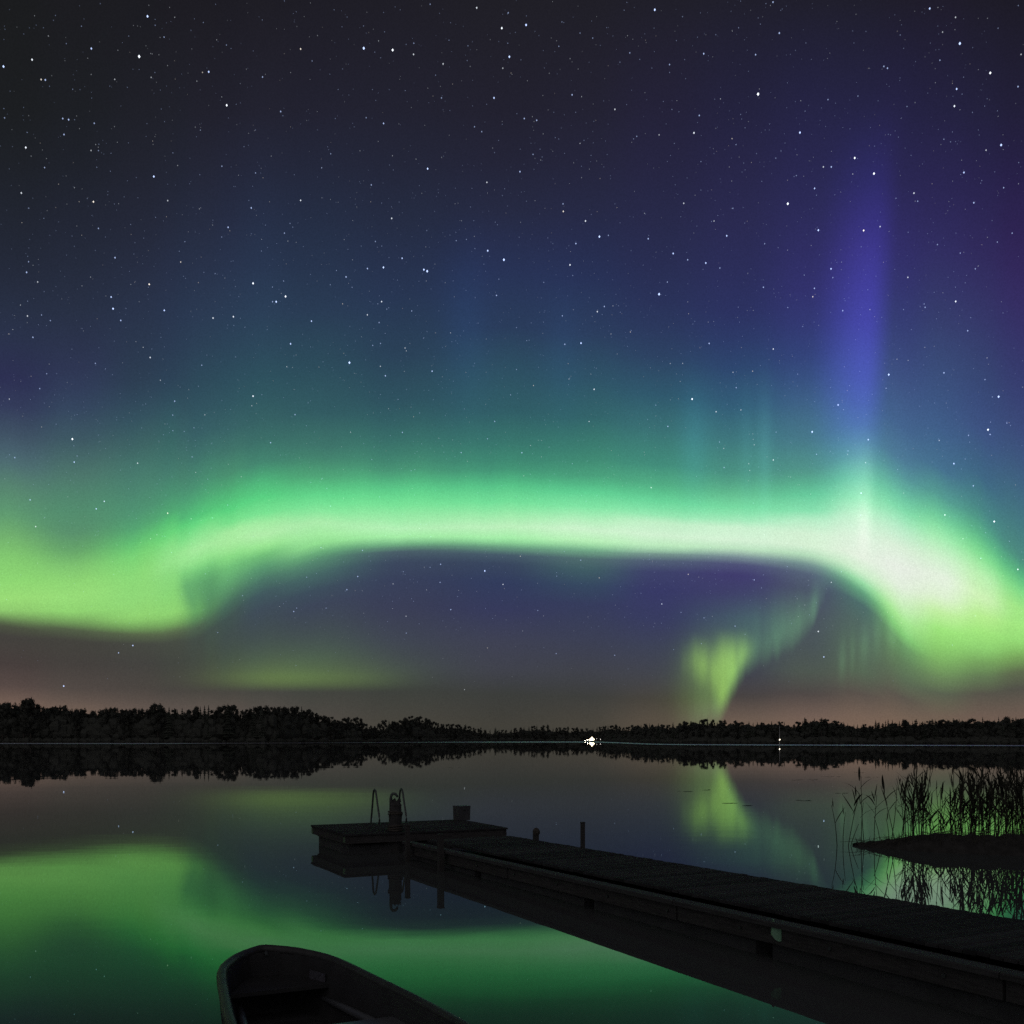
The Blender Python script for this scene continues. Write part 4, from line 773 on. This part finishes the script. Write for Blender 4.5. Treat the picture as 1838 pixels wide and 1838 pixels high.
# (base bearing, tip bearing, tip line, leaves, top, label)
SP = [(1504,1499,1445,1,'spike','leftmost thin bare reed standing alone in open water'),
      (1515,1510,1458,0,'spike','second thin bare reed from the left, shorter than its neighbours'),
      (1521,1529,1423,5,None,'leafy reed leaning right at the left end of the reed bed'),
      (1547,1538.5,1442,1,'plume','plain reed with a plume, leaning left just past the bank tip'),
      (1554,1538.5,1393,4,None,'tall slender leafy reed leaning left above the bank tip'),
      (1571,1566,1427,6,None,'upright leafy reed with spread top leaves over the bank tip'),
      (1583,1576,1465,0,None,'short bare reed between two leafy reeds'),
      (1596,1596,1468,0,'spike','short straight reed with a thick seed spike'),
      (1611,1589,1409,5,None,'leafy reed leaning strongly left, with long splayed leaves'),
      (1597,1613,1414,2,None,'thin reed leaning right into the first dense clump'),
      (1526,1531,1478,0,None,'shortest bare stalk beside the bank tip')]
for b_, tx, ty, nl, tp, lb in SP:
    D = 20.95; h = (1326+4043.6/D-ty)*D/1838.0; lean = math.atan2((tx-b_)*D/1838.0, h)
    reed(b_, D, -0.15, (h+0.15)/math.cos(lean), lean, 0.0, nl, lb, None, q, tp, 1.15, 0.62)
nreed = 0
def cluster(n, x0, x1, y0, y1, d0, d1, lab, grp, leafy=(3,7)):
    global nreed
    for _ in range(n):
        px = q.uniform(x0, x1); D = q.uniform(d0, d1); ty = q.uniform(y0, y1) if q.random() < 0.7 else q.uniform(y0+25, y1+45)
        h = max(0.5, (1326+4043.6/D-ty)*D/1838.0)
        reed(px, D, -0.05, h, q.gauss(0, 0.07), q.uniform(0, 6.28), q.randint(*leafy), lab, grp, q, q.choice((None,None,'plume')), q.uniform(0.85,1.25), 0.3); nreed += 1
cluster(32, 1616, 1692, 1372, 1425, 20.9, 22.2, 'leafy reed in the first dense clump, behind the thin end of the bank', 'reeds in the first dense clump')
cluster(14, 1692, 1720, 1400, 1450, 20.9, 22.0, 'reed in the thin gap between the two dense clumps', 'reeds between the dense clumps', (2,5))
cluster(98, 1715, 1852, 1368, 1410, 20.6, 22.8, 'leafy reed in the thick stand at the right edge', 'reeds in the thick right-hand stand', (4,7))
cluster(40, 1852, 1960, 1365, 1400, 20.4, 22.8, 'leafy reed in the thick stand at the right edge', 'reeds in the thick right-hand stand', (5,8))
# dead straw lying over the bank
sm = MB(); q = random.Random(8)
for _ in range(160):
    px = 1545+q.random()**0.8*330; D = q.uniform(20.3, 21.1); x = bearing(px, D); z = 0.05+0.24*min(1, (px-1530)/150)*q.uniform(0.5,1.1); a = q.uniform(-0.6,0.6) if q.random() < 0.6 else q.uniform(0,3.1); L = q.uniform(0.15,0.5)
    dz = q.uniform(-0.02,0.14); p0 = Vector((x, D, z)); p1 = p0+Vector((L*math.cos(a), L*math.sin(a)*0.5, dz)); sm.tube([p0, (p0+p1)/2+Vector((0,0,0.02)), p1], [0.004,0.004,0.002], 4)
for _ in range(420):
    px = 1536+q.random()**0.7*330; D = pchip([a for a,b_,c in bank], [b_ for a,b_,c in bank], px)+q.uniform(-0.42,0.40)*pchip([a for a,b_,c in bank], [c for a,b_,c in bank], px); x = bearing(px, D); z = min(0.30, 0.02+0.0019*(px-1530))*q.uniform(0.5,1.0); L = q.uniform(0.05,0.20)
    p0 = Vector((x, D, z)); p1 = p0+Vector((q.gauss(0,0.05), q.gauss(0,0.05), L)); sm.tube([p0, (p0+p1)/2+Vector((q.gauss(0,0.01),0,0)), p1], [0.006,0.004,0.001], 3, False)
tag(sm.build('straw_litter', M['stem']), 'dead straw and broken stalks lying over the mud bank', 'straw', kind='stuff')
# floating leaves
fl = MB(); q = random.Random(15)
for cx, cy, n, w_ in ((1440,1400,10,26),(1490,1394,8,16),(1560,1395,9,18),(1448,1437,7,16),(1500,1424,6,18),(1545,1387,5,10),(806,1378,7,22),(1225,1421,6,14),(1265,1418,5,10),(1310,1442,4,8),(1346,1446,4,10)):
    for _ in range(n):
        px = cx+q.uniform(-w_, w_); py = cy+q.uniform(-0.7,0.7); D = 4043.6/(py-1326); r = q.uniform(0.03,0.09); k = 8
        fl.poly([(bearing(px, D)+r*1.6*math.cos(6.283*j/k), D+r*math.sin(6.283*j/k), 0.006) for j in range(k)], [tuple(range(k))])
tag(fl.build('floating_leaves', M['pad']), 'scattered floating leaves on the still water', 'floating leaves', kind='stuff')

# ---------------------------------------------------------------- stars
def star_mat():
    m = bpy.data.materials.new('starlight'); m.use_nodes = True; nt = m.node_tree; nt.nodes.clear()
    ad = nt.nodes.new('ShaderNodeAddShader'); tr = nt.nodes.new('ShaderNodeBsdfTransparent'); at_ = nt.nodes.new('ShaderNodeAttribute'); at_.attribute_name = 'star_light'; e = nt.nodes.new('ShaderNodeEmission'); o_ = nt.nodes.new('ShaderNodeOutputMaterial')
    nt.links.new(at_.outputs['Color'], e.inputs[0]); nt.links.new(e.outputs[0], ad.inputs[0]); nt.links.new(tr.outputs[0], ad.inputs[1]); nt.links.new(ad.outputs[0], o_.inputs[0]); e.inputs[1].default_value = 0.5
    m.cycles.emission_sampling = 'NONE'; return m
SR = 9000.0; sv = MB(); cols = []; q = random.Random(2024)
def star(d, px_r, col):
    d = d.normalized(); a = d.cross(Vector((0,0,1))).normalized(); b = a.cross(d).normalized(); r = px_r/1838.0*SR*1.02; c = d*SR+Vector((0,0,CAM_H))
    k = len(sv.v); sv.v += [tuple(c+a*r), tuple(c+b*r*1.3), tuple(c-a*r), tuple(c-b*r*1.3), tuple(c+d*r), tuple(c-d*r)]
    sv.f += [(k,k+1,k+4),(k+1,k+2,k+4),(k+2,k+3,k+4),(k+3,k,k+4),(k+1,k,k+5),(k+2,k+1,k+5),(k+3,k+2,k+5),(k,k+3,k+5)]; cols.extend([(*col, 1.0)]*8)
def hue(dim):
    t = q.random(); base = (0.50,0.63,1.0) if t < 0.68 else ((0.86,0.92,1.0) if t < 0.95 else (1.0,0.9,0.78)); return tuple(dim*c for c in base)
for (ox, oy), sc, txt in STAR_TILES:
    for it in txt.split():
        x, y, b = map(float, it.split(',')); x = ox+x*sc; y = oy+y*sc
        r = 0.56+0.29*max(0, b-1.5); br = 0.20*2.5**(b-1.6); br = min(br, STAR_MAX)
        hue_c = hue(br); star(Vector(((x-919)/1838.0, 1.0, (HZ-y)/1838.0)), r, hue_c)
for i in range(9000):
    z = q.random()**1.0; a = q.uniform(-math.pi, math.pi); s_ = math.sqrt(1-z*z); d = Vector((s_*math.sin(a), s_*math.cos(a), z))
    el_ = math.degrees(math.asin(z))
    if el_ < 3: continue
    infr = abs(math.degrees(a)) < 27 and el_ < 36
    b = q.expovariate(2.6)
    if infr: star(d, 0.55+0.12*q.random(), hue(0.05+0.10*q.random()))
    else: star(d, 0.55+0.3*b, hue(0.06+0.5*b*b))
for i in range(3600):
    a = math.radians(q.uniform(-28,28)); el_ = math.radians(q.uniform(6,38)); d = Vector((math.sin(a)*math.cos(el_), math.cos(a)*math.cos(el_), math.sin(el_)))
    star(d, 0.55+0.15*q.random(), hue(0.05+0.22*q.random()**2))
me = sv.mesh('stars', star_mat()); ca = me.color_attributes.new('star_light', 'FLOAT_COLOR', 'CORNER')
flat = []
for c in cols: flat.extend(list(c)*3)
ca.data.foreach_set('color', flat)
tag(obj('stars', me), 'scattered stars over the whole night sky', 'stars', kind='stuff')
print('trees', ntree, 'reeds', nreed, 'objects', len(bpy.data.objects))
